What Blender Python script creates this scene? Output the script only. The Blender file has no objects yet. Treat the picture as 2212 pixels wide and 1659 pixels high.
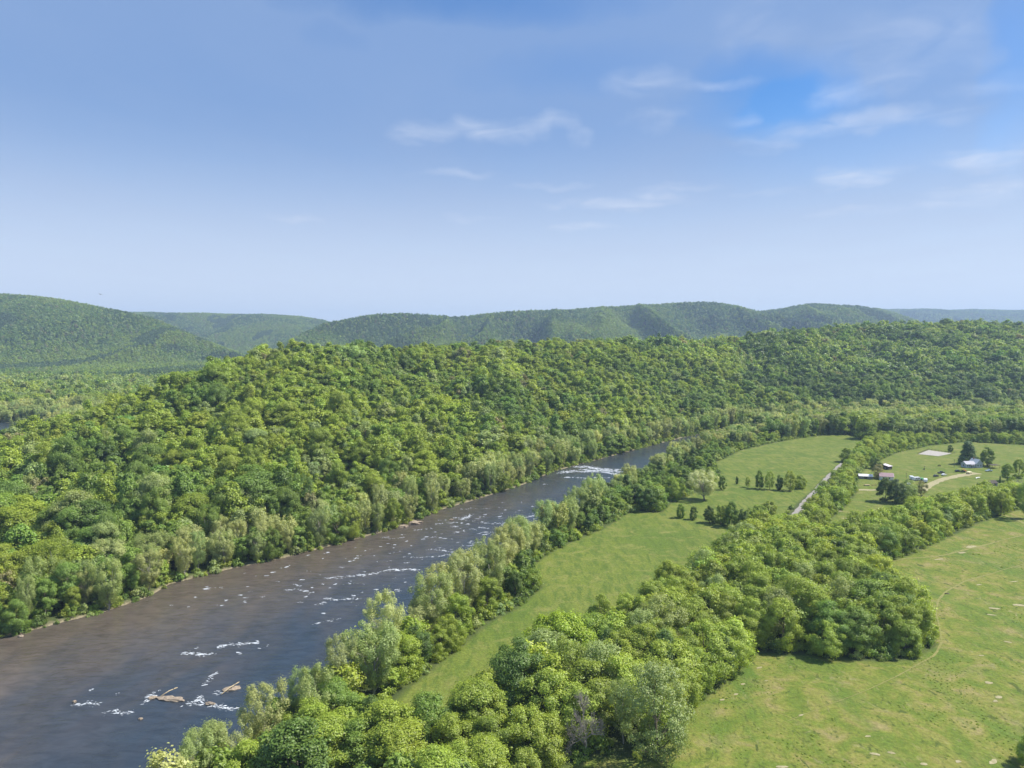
import bpy, math, random
import numpy as np
from mathutils import Vector

# ------------------------------------------------------------------ camera, sky, sun, exposure
SC = bpy.context.scene
COL = SC.collection
H = 100.0
TILT = math.atan(99.5 / 1522.0)
cam_d = bpy.data.cameras.new("camera")
cam_d.sensor_width = 36.0
cam_d.lens = 18.0 / (1106.0 / 1522.0)
cam_d.clip_start = 0.5
cam_d.clip_end = 40000.0
cam = bpy.data.objects.new("camera", cam_d)
cam.location = (0, 0, H)
cam.rotation_euler = (math.pi / 2 - TILT, 0, 0)
COL.objects.link(cam)
SC.camera = cam

SUN_EL = math.radians(52)
SUN_DIR = Vector((0.98, 0.14, 0)).normalized()      # horizontal direction towards the sun
SUN_AZ = math.atan2(SUN_DIR.x, SUN_DIR.y)           # clockwise from +Y
world = bpy.data.worlds.new("World")
SC.world = world
world.use_nodes = True


def build_world():
    nt = world.node_tree
    N, L = nt.nodes, nt.links
    N.clear()
    out = N.new('ShaderNodeOutputWorld')
    bg = N.new('ShaderNodeBackground')
    bg.inputs['Strength'].default_value = 0.10
    sky = N.new('ShaderNodeTexSky')
    sky.sky_type = 'NISHITA'
    sky.sun_disc = False
    sky.sun_elevation = SUN_EL
    sky.sun_rotation = SUN_AZ
    sky.altitude = 300
    sky.air_density = 1.0
    sky.dust_density = 0.7
    sky.ozone_density = 1.6
    tc = N.new('ShaderNodeTexCoord')
    sep = N.new('ShaderNodeSeparateXYZ')
    L.new(tc.outputs['Generated'], sep.inputs[0])

    def math_(op, a, b=None, clamp=False):
        n = N.new('ShaderNodeMath')
        n.operation = op
        n.use_clamp = clamp
        for i, v in enumerate((a, b)):
            if v is None:
                continue
            if isinstance(v, (int, float)):
                n.inputs[i].default_value = v
            else:
                L.new(v, n.inputs[i])
        return n.outputs[0]
    # cirrus layer: direction projected on a high flat deck
    zz = math_('MAXIMUM', sep.outputs['Z'], 0.02)
    cx = math_('DIVIDE', sep.outputs['X'], zz)
    cy = math_('DIVIDE', sep.outputs['Y'], zz)
    comb = N.new('ShaderNodeCombineXYZ')
    L.new(cx, comb.inputs[0])
    L.new(cy, comb.inputs[1])

    def noise(scale_xyz, sc, det, dist=0.0, off=(0, 0, 0)):
        m = N.new('ShaderNodeMapping')
        m.inputs['Scale'].default_value = scale_xyz
        m.inputs['Location'].default_value = off
        L.new(comb.outputs[0], m.inputs['Vector'])
        t = N.new('ShaderNodeTexNoise')
        t.inputs['Scale'].default_value = sc
        t.inputs['Detail'].default_value = det
        t.inputs['Roughness'].default_value = 0.55
        t.inputs['Distortion'].default_value = dist
        L.new(m.outputs[0], t.inputs['Vector'])
        return t.outputs['Fac']
    wis = noise((1, 1, 1), 3.4, 9, 0.8, (3.1, 1.7, 0))
    # single thin clouds: centre direction (image column, row), half width, half height, strength
    spots = [(915, 284, 62, 20, .42), (1010, 275, 60, 26, .42), (1110, 280, 80, 26, .48), (1200, 262, 50, 18, .34), (1250, 292, 30, 24, .3),
             (1380, 182, 75, 28, .40), (1530, 187, 75, 14, .32), (1800, 210, 50, 24, .36),
             (1720, 285, 110, 22, .38), (1900, 262, 150, 22, .44), (1670, 318, 50, 14, .3),
             (1860, 375, 90, 20, .46), (2100, 335, 70, 16, .34), (2190, 345, 60, 24, .36),
             (2140, 408, 80, 16, .42), (1340, 434, 170, 16, .42), (1250, 492, 80, 9, .34),
             (630, 476, 60, 10, .26), (990, 372, 80, 10, .22), (1010, 468, 70, 10, .20), (1190, 400, 90, 9, .22),
             (1450, 406, 120, 9, .2), (1650, 50, 90, 60, .22), (2030, 80, 90, 60, .24), (1850, 110, 110, 60, .18),
             (2125, 125, 40, 20, .22), (1420, 258, 60, 22, .26), (1600, 252, 40, 14, .24), (2060, 440, 110, 10, .26),
             (1830, 452, 90, 10, .2), (1660, 408, 60, 9, .2), (1910, 180, 60, 30, .2), (2150, 180, 80, 20, .2)]
    ca, sa = math.cos(TILT), math.sin(TILT)
    total = None
    # warp the lookup so that the spots get frayed outlines
    nz = N.new('ShaderNodeTexNoise')
    nz.inputs['Scale'].default_value = 17
    nz.inputs['Detail'].default_value = 8
    L.new(tc.outputs['Generated'], nz.inputs['Vector'])
    v1 = N.new('ShaderNodeVectorMath'); v1.operation = 'SUBTRACT'
    L.new(nz.outputs['Color'], v1.inputs[0]); v1.inputs[1].default_value = (.5, .5, .5)
    v2 = N.new('ShaderNodeVectorMath'); v2.operation = 'MULTIPLY_ADD'
    L.new(v1.outputs[0], v2.inputs[0]); v2.inputs[1].default_value = (.10, .10, .03)
    L.new(tc.outputs['Generated'], v2.inputs[2])
    for (u, v, hw, hh, s) in spots:
        s = s * (1.45 if v > 330 else 1.0)
        dx, dy = (u - 1106) / 1522.0, (v - 829.5) / 1522.0
        d = Vector((dx, ca - sa * dy, -sa - ca * dy)).normalized()
        m = N.new('ShaderNodeVectorMath'); m.operation = 'SUBTRACT'
        L.new(v2.outputs[0], m.inputs[0]); m.inputs[1].default_value = d
        ax = Vector((d.y, -d.x, 0)).normalized()
        up = ax.cross(d).normalized()
        ds = []
        for vec, w in ((ax, hw), (up, hh)):
            q = N.new('ShaderNodeVectorMath'); q.operation = 'DOT_PRODUCT'
            L.new(m.outputs[0], q.inputs[0]); q.inputs[1].default_value = vec * (1522.0 / (w * 1.25))
            ds.append(math_('MULTIPLY', q.outputs['Value'], q.outputs['Value']))
        r = math_('SUBTRACT', 1.0, math_('ADD', ds[0], ds[1]), True)
        r = math_('MULTIPLY', math_('POWER', r, 1.7), s * .82)
        total = r if total is None else math_('ADD', total, r)
    fray = math_('MULTIPLY_ADD', wis, 2.8)
    fray.node.inputs[2].default_value = -0.72
    cl = math_('MULTIPLY', total, fray, True)
    # very thin veil, thicker to the left
    veil = noise((1, .6, 1), .55, 4, .4, (0, 2, 0))
    veil = math_('MULTIPLY', math_('SUBTRACT', veil, .42, True), 0.5)
    tot = math_('MAXIMUM', cl, math_('MULTIPLY', veil, .2))
    hs = N.new('ShaderNodeHueSaturation')
    hs.inputs['Hue'].default_value = 0.507
    hs.inputs['Saturation'].default_value = 1.45
    hs.inputs['Value'].default_value = 1.0
    L.new(sky.outputs[0], hs.inputs['Color'])
    mix = N.new('ShaderNodeMix'); mix.data_type = 'RGBA'
    L.new(tot, mix.inputs['Factor'])
    # an even thin veil over the blue, with a clear hole in it high on the right
    mv = N.new('ShaderNodeMix'); mv.data_type = 'RGBA'
    hole = None
    for (u, v, hw, hh, s) in [(1640, 190, 120, 60, .62), (1720, 240, 90, 45, .5), (1010, -10, 260, 40, .45), (2205, 130, 40, 140, .42), (715, 80, 50, 22, .12), (1900, 320, 260, 40, .25), (1300, 150, 200, 40, .2)]:
        dx, dy = (u - 1106) / 1522.0, (v - 829.5) / 1522.0
        d = Vector((dx, ca - sa * dy, -sa - ca * dy)).normalized()
        m = N.new('ShaderNodeVectorMath'); m.operation = 'SUBTRACT'
        L.new(v2.outputs[0], m.inputs[0]); m.inputs[1].default_value = d
        ax = Vector((d.y, -d.x, 0)).normalized()
        up = ax.cross(d).normalized()
        ds = []
        for vec, w in ((ax, hw), (up, hh)):
            q = N.new('ShaderNodeVectorMath'); q.operation = 'DOT_PRODUCT'
            L.new(m.outputs[0], q.inputs[0]); q.inputs[1].default_value = vec * (1522.0 / (w * 1.5))
            ds.append(math_('MULTIPLY', q.outputs['Value'], q.outputs['Value']))
        r = math_('MULTIPLY', math_('SUBTRACT', 1.0, math_('ADD', ds[0], ds[1]), True), s)
        hole = r if hole is None else math_('ADD', hole, r)
    vf = math_('MULTIPLY_ADD', noise((1, .6, 1), .8, 4, .4, (5, 2, 0)), .5)
    vf.node.inputs[2].default_value = .56
    vf = math_('SUBTRACT', vf, hole, True)
    L.new(vf, mv.inputs['Factor'])
    L.new(hs.outputs[0], mv.inputs['A'])
    mv.inputs['B'].default_value = (1.72, 2.62, 4.5, 1)
    veiled = mv.outputs['Result']
    # pale moist air towards the horizon
    lowf = N.new('ShaderNodeMapRange')
    L.new(sep.outputs['Z'], lowf.inputs['Value'])
    lowf.inputs['From Min'].default_value = 0.0
    lowf.inputs['From Max'].default_value = 0.30
    lowf.inputs['To Min'].default_value = 0.95
    lowf.inputs['To Max'].default_value = 0.0
    lowf.interpolation_type = 'SMOOTHSTEP'
    mlow = N.new('ShaderNodeMix'); mlow.data_type = 'RGBA'
    L.new(lowf.outputs[0], mlow.inputs['Factor'])
    L.new(veiled, mlow.inputs['A'])
    mlow.inputs['B'].default_value = (4.9, 5.45, 6.4, 1)
    L.new(mlow.outputs['Result'], mix.inputs['A'])
    mix.inputs['B'].default_value = (4.9, 5.3, 6.2, 1)
    L.new(mix.outputs['Result'], bg.inputs['Color'])
    L.new(bg.outputs[0], out.inputs[0])


build_world()
sun_d = bpy.data.lights.new("sun", 'SUN')
sun_d.energy = 5.0
sun_d.angle = math.radians(0.55)
sun_d.color = (1.0, 0.955, 0.88)
sun = bpy.data.objects.new("sun", sun_d)
sv = Vector((SUN_DIR.x * math.cos(SUN_EL), SUN_DIR.y * math.cos(SUN_EL), math.sin(SUN_EL)))
sun.rotation_euler = sv.to_track_quat('Z', 'Y').to_euler()
sun.location = (0, 0, 400)
COL.objects.link(sun)
SC.view_settings.view_transform = 'Standard'
SC.view_settings.look = 'None'
SC.view_settings.exposure = 0.6
SC.view_settings.gamma = 1.0
SC.cycles.max_bounces = 6
SC.cycles.diffuse_bounces = 2
SC.cycles.glossy_bounces = 2
SC.cycles.transmission_bounces = 2
SC.cycles.transparent_max_bounces = 4
SC.cycles.volume_bounces = 0
SC.cycles.use_denoising = True
SC.cycles.denoiser = 'OPENIMAGEDENOISE'
SC.cycles.denoising_input_passes = 'RGB_ALBEDO_NORMAL'
SC.cycles.denoising_prefilter = 'ACCURATE'
SC.cycles.sample_clamp_indirect = 4.0

# ------------------------------------------------------------------ helpers
CA, SA = math.cos(TILT), math.sin(TILT)


def ray(u, v):
    dx, dy = (u - 1106) / 1522.0, (v - 829.5) / 1522.0
    return np.array((dx, CA - SA * dy, -SA - CA * dy))


def P(u, v, z=0.0):
    """a photograph position -> the point at height z of the valley floor"""
    d = ray(u, v)
    t = (z - H) / d[2]
    return (d[0] * t, d[1] * t)


def poly(pts, z=0.0):
    return np.array([P(u, v, z) for u, v in pts])


def _hash(ix, iy, seed):
    n = (ix.astype(np.int64) * 374761393 + iy.astype(np.int64) * 668265263 + seed * 974634777) & 0xffffffff
    n = ((n ^ (n >> 13)) * 1274126177) & 0xffffffff
    return ((n ^ (n >> 16)) & 0xffff) / 65535.0


def vnoise(x, y, seed=0):
    ix, iy = np.floor(x), np.floor(y)
    fx, fy = x - ix, y - iy
    fx, fy = fx * fx * (3 - 2 * fx), fy * fy * (3 - 2 * fy)
    a, b = _hash(ix, iy, seed), _hash(ix + 1, iy, seed)
    c, d = _hash(ix, iy + 1, seed), _hash(ix + 1, iy + 1, seed)
    return (a * (1 - fx) + b * fx) * (1 - fy) + (c * (1 - fx) + d * fx) * fy


def fbm(x, y, seed=0, o=4):
    s, a, t = 0.0, 1.0, 0.0
    for i in range(o):
        s = s + a * vnoise(x * 2 ** i + 17.3 * i, y * 2 ** i - 9.1 * i, seed + i)
        t += a
        a *= .5
    return s / t


def sdf(pl, x, y):
    """signed distance to a polygon, negative inside"""
    best = np.full(x.shape, 1e18)
    ins = np.zeros(x.shape, bool)
    n = len(pl)
    for i in range(n):
        ax, ay = pl[i]
        bx, by = pl[(i + 1) % n]
        ex, ey = bx - ax, by - ay
        t = np.clip(((x - ax) * ex + (y - ay) * ey) / (ex * ex + ey * ey + 1e-9), 0, 1)
        d = (x - ax - t * ex) ** 2 + (y - ay - t * ey) ** 2
        best = np.minimum(best, d)
        c = ((ay > y) != (by > y))
        with np.errstate(divide='ignore', invalid='ignore'):
            xi = ax + (y - ay) * ex / (ey if ey != 0 else 1e-9)
        ins ^= c & (x < xi)
    d = np.sqrt(best)
    return np.where(ins, -d, d)


def line_dist(pl, x, y):
    best = np.full(x.shape, 1e18)
    for i in range(len(pl) - 1):
        ax, ay = pl[i]
        bx, by = pl[i + 1]
        ex, ey = bx - ax, by - ay
        t = np.clip(((x - ax) * ex + (y - ay) * ey) / (ex * ex + ey * ey + 1e-9), 0, 1)
        best = np.minimum(best, (x - ax - t * ex) ** 2 + (y - ay - t * ey) ** 2)
    return np.sqrt(best)


def sst(x):
    x = np.clip(x, 0, 1)
    return x * x * (3 - 2 * x)


def new_mesh(name, verts, faces_flat, nper, mats, mat_idx=None, smooth=False):
    """verts (N,3); faces_flat ints; nper = vertices per face (int or array)"""
    me = bpy.data.meshes.new(name)
    verts = np.asarray(verts, np.float32)
    ff = np.asarray(faces_flat, np.int32).ravel()
    if np.isscalar(nper):
        nf = len(ff) // nper
        tot = np.full(nf, nper, np.int32)
    else:
        tot = np.asarray(nper, np.int32)
        nf = len(tot)
    start = np.concatenate(([0], np.cumsum(tot)[:-1])).astype(np.int32)
    me.vertices.add(len(verts))
    me.vertices.foreach_set('co', verts.ravel())
    me.loops.add(len(ff))
    me.loops.foreach_set('vertex_index', ff)
    me.polygons.add(nf)
    me.polygons.foreach_set('loop_start', start)
    if mat_idx is not None:
        me.polygons.foreach_set('material_index', np.asarray(mat_idx, np.int32))
    me.polygons.foreach_set('use_smooth', np.full(nf, smooth))
    for m in mats:
        me.materials.append(m)
    me.update(calc_edges=True)
    return me


def link(name, me, parent=None, loc=None, rz=None):
    o = bpy.data.objects.new(name, me)
    COL.objects.link(o)
    if parent is not None:
        o.parent = parent
    if loc is not None:
        o.location = loc
    if rz is not None:
        o.rotation_euler = (0, 0, rz)
    return o


def tag(o, label=None, cat=None, group=None, kind=None):
    if label:
        o['label'] = label
    if cat:
        o['category'] = cat
    if group:
        o['group'] = group
    if kind:
        o['kind'] = kind
    return o


class MB:
    """collects simple solids and links them as one mesh"""

    def __init__(s):
        s.v, s.f, s.n = [], [], []

    def add(s, verts, faces):
        b = len(s.v)
        s.v += [tuple(p) for p in verts]
        for f in faces:
            s.f += [b + i for i in f]
            s.n.append(len(f))
        return s

    def box(s, x0, x1, y0, y1, z0, z1):
        vs = [(x, y, z) for z in (z0, z1) for y in (y0, y1) for x in (x0, x1)]
        return s.add(vs, [(0, 2, 3, 1), (4, 5, 7, 6), (0, 1, 5, 4), (2, 6, 7, 3), (0, 4, 6, 2), (1, 3, 7, 5)])

    def prism(s, prof, y0, y1):
        """profile in x,z extruded along y"""
        n = len(prof)
        vs = [(x, y0, z) for x, z in prof] + [(x, y1, z) for x, z in prof]
        fs = [tuple(range(n)), tuple(range(2 * n - 1, n - 1, -1))]
        fs += [(i, i + n, (i + 1) % n + n, (i + 1) % n) for i in range(n)]
        return s.add(vs, fs)

    def tube(s, pts, rads, k=6, cap=True):
        pts = [np.array(p, float) for p in pts]
        vs, fs = [], []
        for i, p in enumerate(pts):
            a = pts[max(i - 1, 0)]
            b = pts[min(i + 1, len(pts) - 1)]
            d = (b - a) / (np.linalg.norm(b - a) + 1e-9)
            q = np.array((1., 0, 0)) if abs(d[0]) < .8 else np.array((0, 1., 0))
            u = np.cross(d, q); u /= np.linalg.norm(u)
            w = np.cross(d, u)
            for j in range(k):
                t = 2 * math.pi * j / k
                vs.append(p + rads[i] * (math.cos(t) * u + math.sin(t) * w))
        for i in range(len(pts) - 1):
            for j in range(k):
                fs.append((i * k + j, i * k + (j + 1) % k, (i + 1) * k + (j + 1) % k, (i + 1) * k + j))
        if cap:
            fs.append(tuple(range(k - 1, -1, -1)))
            fs.append(tuple((len(pts) - 1) * k + j for j in range(k)))
        return s.add(vs, fs)

    def wheel(s, x, y, z, r, w, k=14):
        return s.tube([(x - w / 2, y, z), (x + w / 2, y, z)], [r, r], k)

    def mesh(s, name, mat, smooth=False):
        return new_mesh(name, s.v, s.f, s.n, [mat], smooth=smooth)

    def link(s, name, mat, parent=None, smooth=False):
        return link(name, s.mesh(name, mat, smooth), parent)


# ------------------------------------------------------------------ materials
def mat(name, base=(.5, .5, .5), rough=.8, spec=.3):
    m = bpy.data.materials.new(name)
    m.use_nodes = True
    b = m.node_tree.nodes['Principled BSDF']
    b.inputs['Base Color'].default_value = (*base, 1)
    b.inputs['Roughness'].default_value = rough
    b.inputs['Specular IOR Level'].default_value = spec
    return m


def noisy(name, c1, c2, scale=2.0, rough=.8, spec=.3, bump=0.0, det=4, coord='Object', stretch=(1, 1, 1), metal=0.0):
    m = mat(name, c1, rough, spec)
    nt = m.node_tree
    N, L = nt.nodes, nt.links
    b = N['Principled BSDF']
    b.inputs['Metallic'].default_value = metal
    tc = N.new('ShaderNodeTexCoord')
    mp = N.new('ShaderNodeMapping')
    mp.inputs['Scale'].default_value = stretch
    L.new(tc.outputs[coord], mp.inputs[0])
    t = N.new('ShaderNodeTexNoise')
    t.inputs['Scale'].default_value = scale
    t.inputs['Detail'].default_value = det
    t.inputs['Roughness'].default_value = .65
    L.new(mp.outputs[0], t.inputs['Vector'])
    r = N.new('ShaderNodeValToRGB')
    r.color_ramp.elements[0].position = .32
    r.color_ramp.elements[1].position = .68
    r.color_ramp.elements[0].color = (*c1, 1)
    r.color_ramp.elements[1].color = (*c2, 1)
    L.new(t.outputs['Fac'], r.inputs[0])
    L.new(r.outputs[0], b.inputs['Base Color'])
    if bump:
        bp = N.new('ShaderNodeBump')
        bp.inputs['Distance'].default_value = bump
        bp.inputs['Strength'].default_value = .8
        L.new(t.outputs['Fac'], bp.inputs['Height'])
        L.new(bp.outputs[0], b.inputs['Normal'])
    return m


def leaf_material():
    m = bpy.data.materials.new('leaves')
    m.use_nodes = True
    nt = m.node_tree
    N, L = nt.nodes, nt.links
    N.clear()
    out = N.new('ShaderNodeOutputMaterial')
    at = N.new('ShaderNodeAttribute')
    at.attribute_type = 'INSTANCER'
    at.attribute_name = 'tint'
    geo = N.new('ShaderNodeNewGeometry')
    # each leaf clump varies a little in hue and value
    hs = N.new('ShaderNodeHueSaturation')
    L.new(at.outputs['Color'], hs.inputs['Color'])
    mr = N.new('ShaderNodeMapRange')
    L.new(geo.outputs['Random Per Island'], mr.inputs['Value'])
    mr.inputs['To Min'].default_value = .70
    mr.inputs['To Max'].default_value = 1.32
    L.new(mr.outputs[0], hs.inputs['Value'])
    mr2 = N.new('ShaderNodeMapRange')
    mul = N.new('ShaderNodeMath'); mul.operation = 'MULTIPLY'; mul.inputs[1].default_value = 37.7
    fr = N.new('ShaderNodeMath'); fr.operation = 'FRACT'
    L.new(geo.outputs['Random Per Island'], mul.inputs[0]); L.new(mul.outputs[0], fr.inputs[0])
    L.new(fr.outputs[0], mr2.inputs['Value'])
    mr2.inputs['To Min'].default_value = .492
    mr2.inputs['To Max'].default_value = .508
    L.new(mr2.outputs[0], hs.inputs['Hue'])
    d = N.new('ShaderNodeBsdfDiffuse')
    L.new(hs.outputs[0], d.inputs['Color'])
    t = N.new('ShaderNodeBsdfTranslucent')
    tm = N.new('ShaderNodeMix'); tm.data_type = 'RGBA'; tm.blend_type = 'MULTIPLY'
    tm.inputs['Factor'].default_value = 1
    L.new(hs.outputs[0], tm.inputs['A'])
    tm.inputs['B'].default_value = (1.35, 1.35, .6, 1)
    L.new(tm.outputs['Result'], t.inputs['Color'])
    mx = N.new('ShaderNodeMixShader')
    mx.inputs[0].default_value = .40
    L.new(d.outputs[0], mx.inputs[1])
    L.new(t.outputs[0], mx.inputs[2])
    g = N.new('ShaderNodeBsdfGlossy')
    g.inputs['Roughness'].default_value = .45
    g.inputs['Color'].default_value = (1, 1, 1, 1)
    mg = N.new('ShaderNodeMixShader')
    mg.inputs[0].default_value = .025
    L.new(mx.outputs[0], mg.inputs[1])
    L.new(g.outputs[0], mg.inputs[2])
    L.new(mg.outputs[0], out.inputs[0])
    return m


LEAF = leaf_material()
BARK = noisy('bark', (.10, .08, .06), (.20, .17, .13), 3.0, .9, .1)
PALEBARK = noisy('pale_bark', (.22, .20, .15), (.48, .45, .38), 1.2, .9, .1)
TWIG = noisy('bare_twigs', (.27, .225, .20), (.43, .375, .34), 2.0, .9, .1)


def ground_material():
    m = bpy.data.materials.new('meadow_and_forest_floor')
    m.use_nodes = True
    nt = m.node_tree
    N, L = nt.nodes, nt.links
    b = N['Principled BSDF']
    b.inputs['Roughness'].default_value = .9
    b.inputs['Specular IOR Level'].default_value = .12
    geo = N.new('ShaderNodeNewGeometry')

    def noise(scale, det, stretch=(1, 1, 1), rot=0, dist=0.0):
        mp = N.new('ShaderNodeMapping')
        mp.inputs['Scale'].default_value = stretch
        mp.inputs['Rotation'].default_value = (0, 0, rot)
        L.new(geo.outputs['Position'], mp.inputs[0])
        t = N.new('ShaderNodeTexNoise')
        t.inputs['Scale'].default_value = scale
        t.inputs['Detail'].default_value = det
        t.inputs['Roughness'].default_value = .6
        t.inputs['Distortion'].default_value = dist
        L.new(mp.outputs[0], t.inputs['Vector'])
        return t.outputs['Fac']

    def ramp(f, stops):
        r = N.new('ShaderNodeValToRGB')
        e = r.color_ramp.elements
        while len(e) < len(stops):
            e.new(.5)
        for i, (p, c) in enumerate(stops):
            e[i].position = p
            e[i].color = (*c, 1)
        L.new(f, r.inputs[0])
        return r.outputs[0]

    def mix(f, a, bb, mode='MIX'):
        x = N.new('ShaderNodeMix'); x.data_type = 'RGBA'; x.blend_type = mode
        if isinstance(f, (int, float)):
            x.inputs['Factor'].default_value = f
        else:
            L.new(f, x.inputs['Factor'])
        for k, val in (('A', a), ('B', bb)):
            if isinstance(val, tuple):
                x.inputs[k].default_value = (*val, 1)
            else:
                L.new(val, x.inputs[k])
        return x.outputs['Result']

    def attr(n):
        a = N.new('ShaderNodeAttribute')
        a.attribute_name = n
        return a.outputs['Fac']

    def thresh(f, lo, hi):
        r = N.new('ShaderNodeMapRange')
        L.new(f, r.inputs['Value'])
        r.inputs['From Min'].default_value = lo
        r.inputs['From Max'].default_value = hi
        return r.outputs[0]
    big = noise(.022, 4, dist=.6)
    mid = noise(.11, 5, dist=.8)
    streak = noise(.35, 4, (1, .22, 1), math.radians(-38), .4)
    fine = noise(1.1, 5)
    # mown meadow
    g = ramp(big, [(.30, (.118, .178, .030)), (.5, (.166, .210, .038)), (.70, (.210, .232, .052))])
    g = mix(thresh(streak, .44, .62), g, (.110, .162, .030))
    g = mix(thresh(mid, .50, .68), g, (.220, .236, .062))
    # rough pasture
    p = ramp(mid, [(.30, (.120, .182, .028)), (.46, (.176, .216, .038)), (.56, (.240, .240, .060)), (.68, (.300, .255, .110))])
    p = mix(thresh(noise(.05, 5, (1, .4, 1), math.radians(-50), 1.0), .50, .70), p, (.115, .185, .032))
    p = mix(thresh(noise(.26, 5, (1, .5, 1), math.radians(-40), 1.5), .60, .70), p, (.255, .25, .10))
    p = mix(thresh(noise(.42, 4, (1, .6, 1), 0.4, 1.2), .57, .68), p, (.090, .120, .028))
    col = mix(attr('pasture'), g, p)
    f2 = ramp(fine, [(.3, (.60, .60, .58)), (.7, (.98, .98, .92))])
    col = mix(1.0, col, f2, 'MULTIPLY')
    floor = ramp(mid, [(.3, (.050, .070, .022)), (.7, (.090, .110, .036))])
    col = mix(attr('field'), floor, col)
    bank = ramp(fine, [(.3, (.16, .12, .075)), (.7, (.42, .35, .24))])
    col = mix(attr('bank'), col, bank)
    L.new(col, b.inputs['Base Color'])
    bp = N.new('ShaderNodeBump')
    bp.inputs['Strength'].default_value = .7
    bp.inputs['Distance'].default_value = .35
    L.new(fine, bp.inputs['Height'])
    L.new(bp.outputs[0], b.inputs['Normal'])
    return m


def water_material():
    m = bpy.data.materials.new('river_water')
    m.use_nodes = True
    nt = m.node_tree
    N, L = nt.nodes, nt.links
    b = N['Principled BSDF']
    b.inputs['Roughness'].default_value = .22
    b.inputs['IOR'].default_value = 1.33
    geo = N.new('ShaderNodeNewGeometry')

    def noise(scale, det, stretch=(1, 1, 1), rot=0, dist=0.0):
        mp = N.new('ShaderNodeMapping')
        mp.inputs['Scale'].default_value = stretch
        mp.inputs['Rotation'].default_value = (0, 0, rot)
        L.new(geo.outputs['Position'], mp.inputs[0])
        t = N.new('ShaderNodeTexNoise')
        t.inputs['Scale'].default_value = scale
        t.inputs['Detail'].default_value = det
        t.inputs['Distortion'].default_value = dist
        L.new(mp.outputs[0], t.inputs['Vector'])
        return t.outputs['Fac']
    at = N.new('ShaderNodeAttribute')
    at.attribute_name = 'shoal'
    sh = N.new('ShaderNodeMath'); sh.operation = 'MULTIPLY_ADD'
    nn = noise(.07, 4, (1, .4, 1), math.radians(-35), .6)
    L.new(nn, sh.inputs[0]); sh.inputs[1].default_value = 1.1
    sub = N.new('ShaderNodeMath'); sub.operation = 'SUBTRACT'; sub.inputs[1].default_value = .55
    L.new(at.outputs['Fac'], sub.inputs[0])
    L.new(sub.outputs[0], sh.inputs[2])
    r = N.new('ShaderNodeValToRGB')
    e = r.color_ramp.elements
    e[0].position, e[0].color = .0, (.028, .040, .054, 1)
    e[1].position, e[1].color = 1.0, (.092, .074, .058, 1)
    k = e.new(.45); k.color = (.050, .050, .052, 1)
    L.new(sh.outputs[0], r.inputs[0])
    L.new(r.outputs[0], b.inputs['Base Color'])
    w1 = noise(.55, 5, (.4, 1, 1), math.radians(-8), .5)
    w2 = noise(1.9, 3, (1, .5, 1), math.radians(-30), .3)
    rip = N.new('ShaderNodeMapRange')  # ripple reflections put into the base colour as paler and darker streaks
    L.new(noise(.34, 6, (.45, 1, 1), math.radians(-8), .8), rip.inputs['Value'])
    rip.inputs['From Min'].default_value = .3
    rip.inputs['From Max'].default_value = .7
    rip.inputs['To Min'].default_value = .80
    rip.inputs['To Max'].default_value = 1.22
    rc = N.new('ShaderNodeVectorMath'); rc.operation = 'SCALE'
    L.new(r.outputs[0], rc.inputs[0])
    L.new(rip.outputs[0], rc.inputs['Scale'])
    L.new(rc.outputs[0], b.inputs['Base Color'])
    w3 = noise(.09, 3, (1, .4, 1), math.radians(-35), .4)
    a = N.new('ShaderNodeMath'); a.operation = 'MULTIPLY_ADD'; a.inputs[1].default_value = .35
    L.new(w2, a.inputs[0]); L.new(w1, a.inputs[2])
    # choppier in the riffles
    amp = N.new('ShaderNodeMapRange')
    L.new(w3, amp.inputs['Value'])
    amp.inputs['From Min'].default_value = .35
    amp.inputs['From Max'].default_value = .65
    amp.inputs['To Min'].default_value = .14
    amp.inputs['To Max'].default_value = .60
    bp = N.new('ShaderNodeBump')
    L.new(amp.outputs[0], bp.inputs['Distance'])
    bp.inputs['Strength'].default_value = .8
    L.new(a.outputs[0], bp.inputs['Height'])
    L.new(bp.outputs[0], b.inputs['Normal'])
    return m


# ------------------------------------------------------------------ layout of the valley (photograph positions -> metres)
LEFT_BANK = [(-900, 1640), (-300, 1460), (0, 1376), (130, 1343), (230, 1318), (330, 1284), (372, 1258), (500, 1226), (600, 1206), (700, 1181),
             (830, 1146), (880, 1132), (950, 1100), (1020, 1080), (1130, 1046), (1200, 1016), (1290, 992), (1400, 963), (1480, 943),
             (1600, 920), (1800, 904), (2050, 898), (2600, 894), (3400, 890)]
RIGHT_BANK = [(-700, 2700), (-100, 2150), (190, 1880), (370, 1740), (500, 1645), (622, 1565), (718, 1495), (808, 1425), (912, 1345), (1008, 1280),
              (1090, 1215), (1160, 1165), (1215, 1128), (1290, 1085), (1335, 1052), (1414, 1012), (1468, 984), (1510, 962), (1610, 931), (1800, 914),
              (2050, 909), (2600, 904), (3400, 899)]
RIVER = np.vstack([poly(LEFT_BANK), poly(RIGHT_BANK)[::-1]])
RIV_L, RIV_R = poly(LEFT_BANK), poly(RIGHT_BANK)
BACK_RIVER = poly([(-900, 1030), (-200, 1005), (0, 985), (60, 962), (110, 940), (150, 926), (140, 915), (60, 912), (-200, 911), (-900, 911)])
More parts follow.
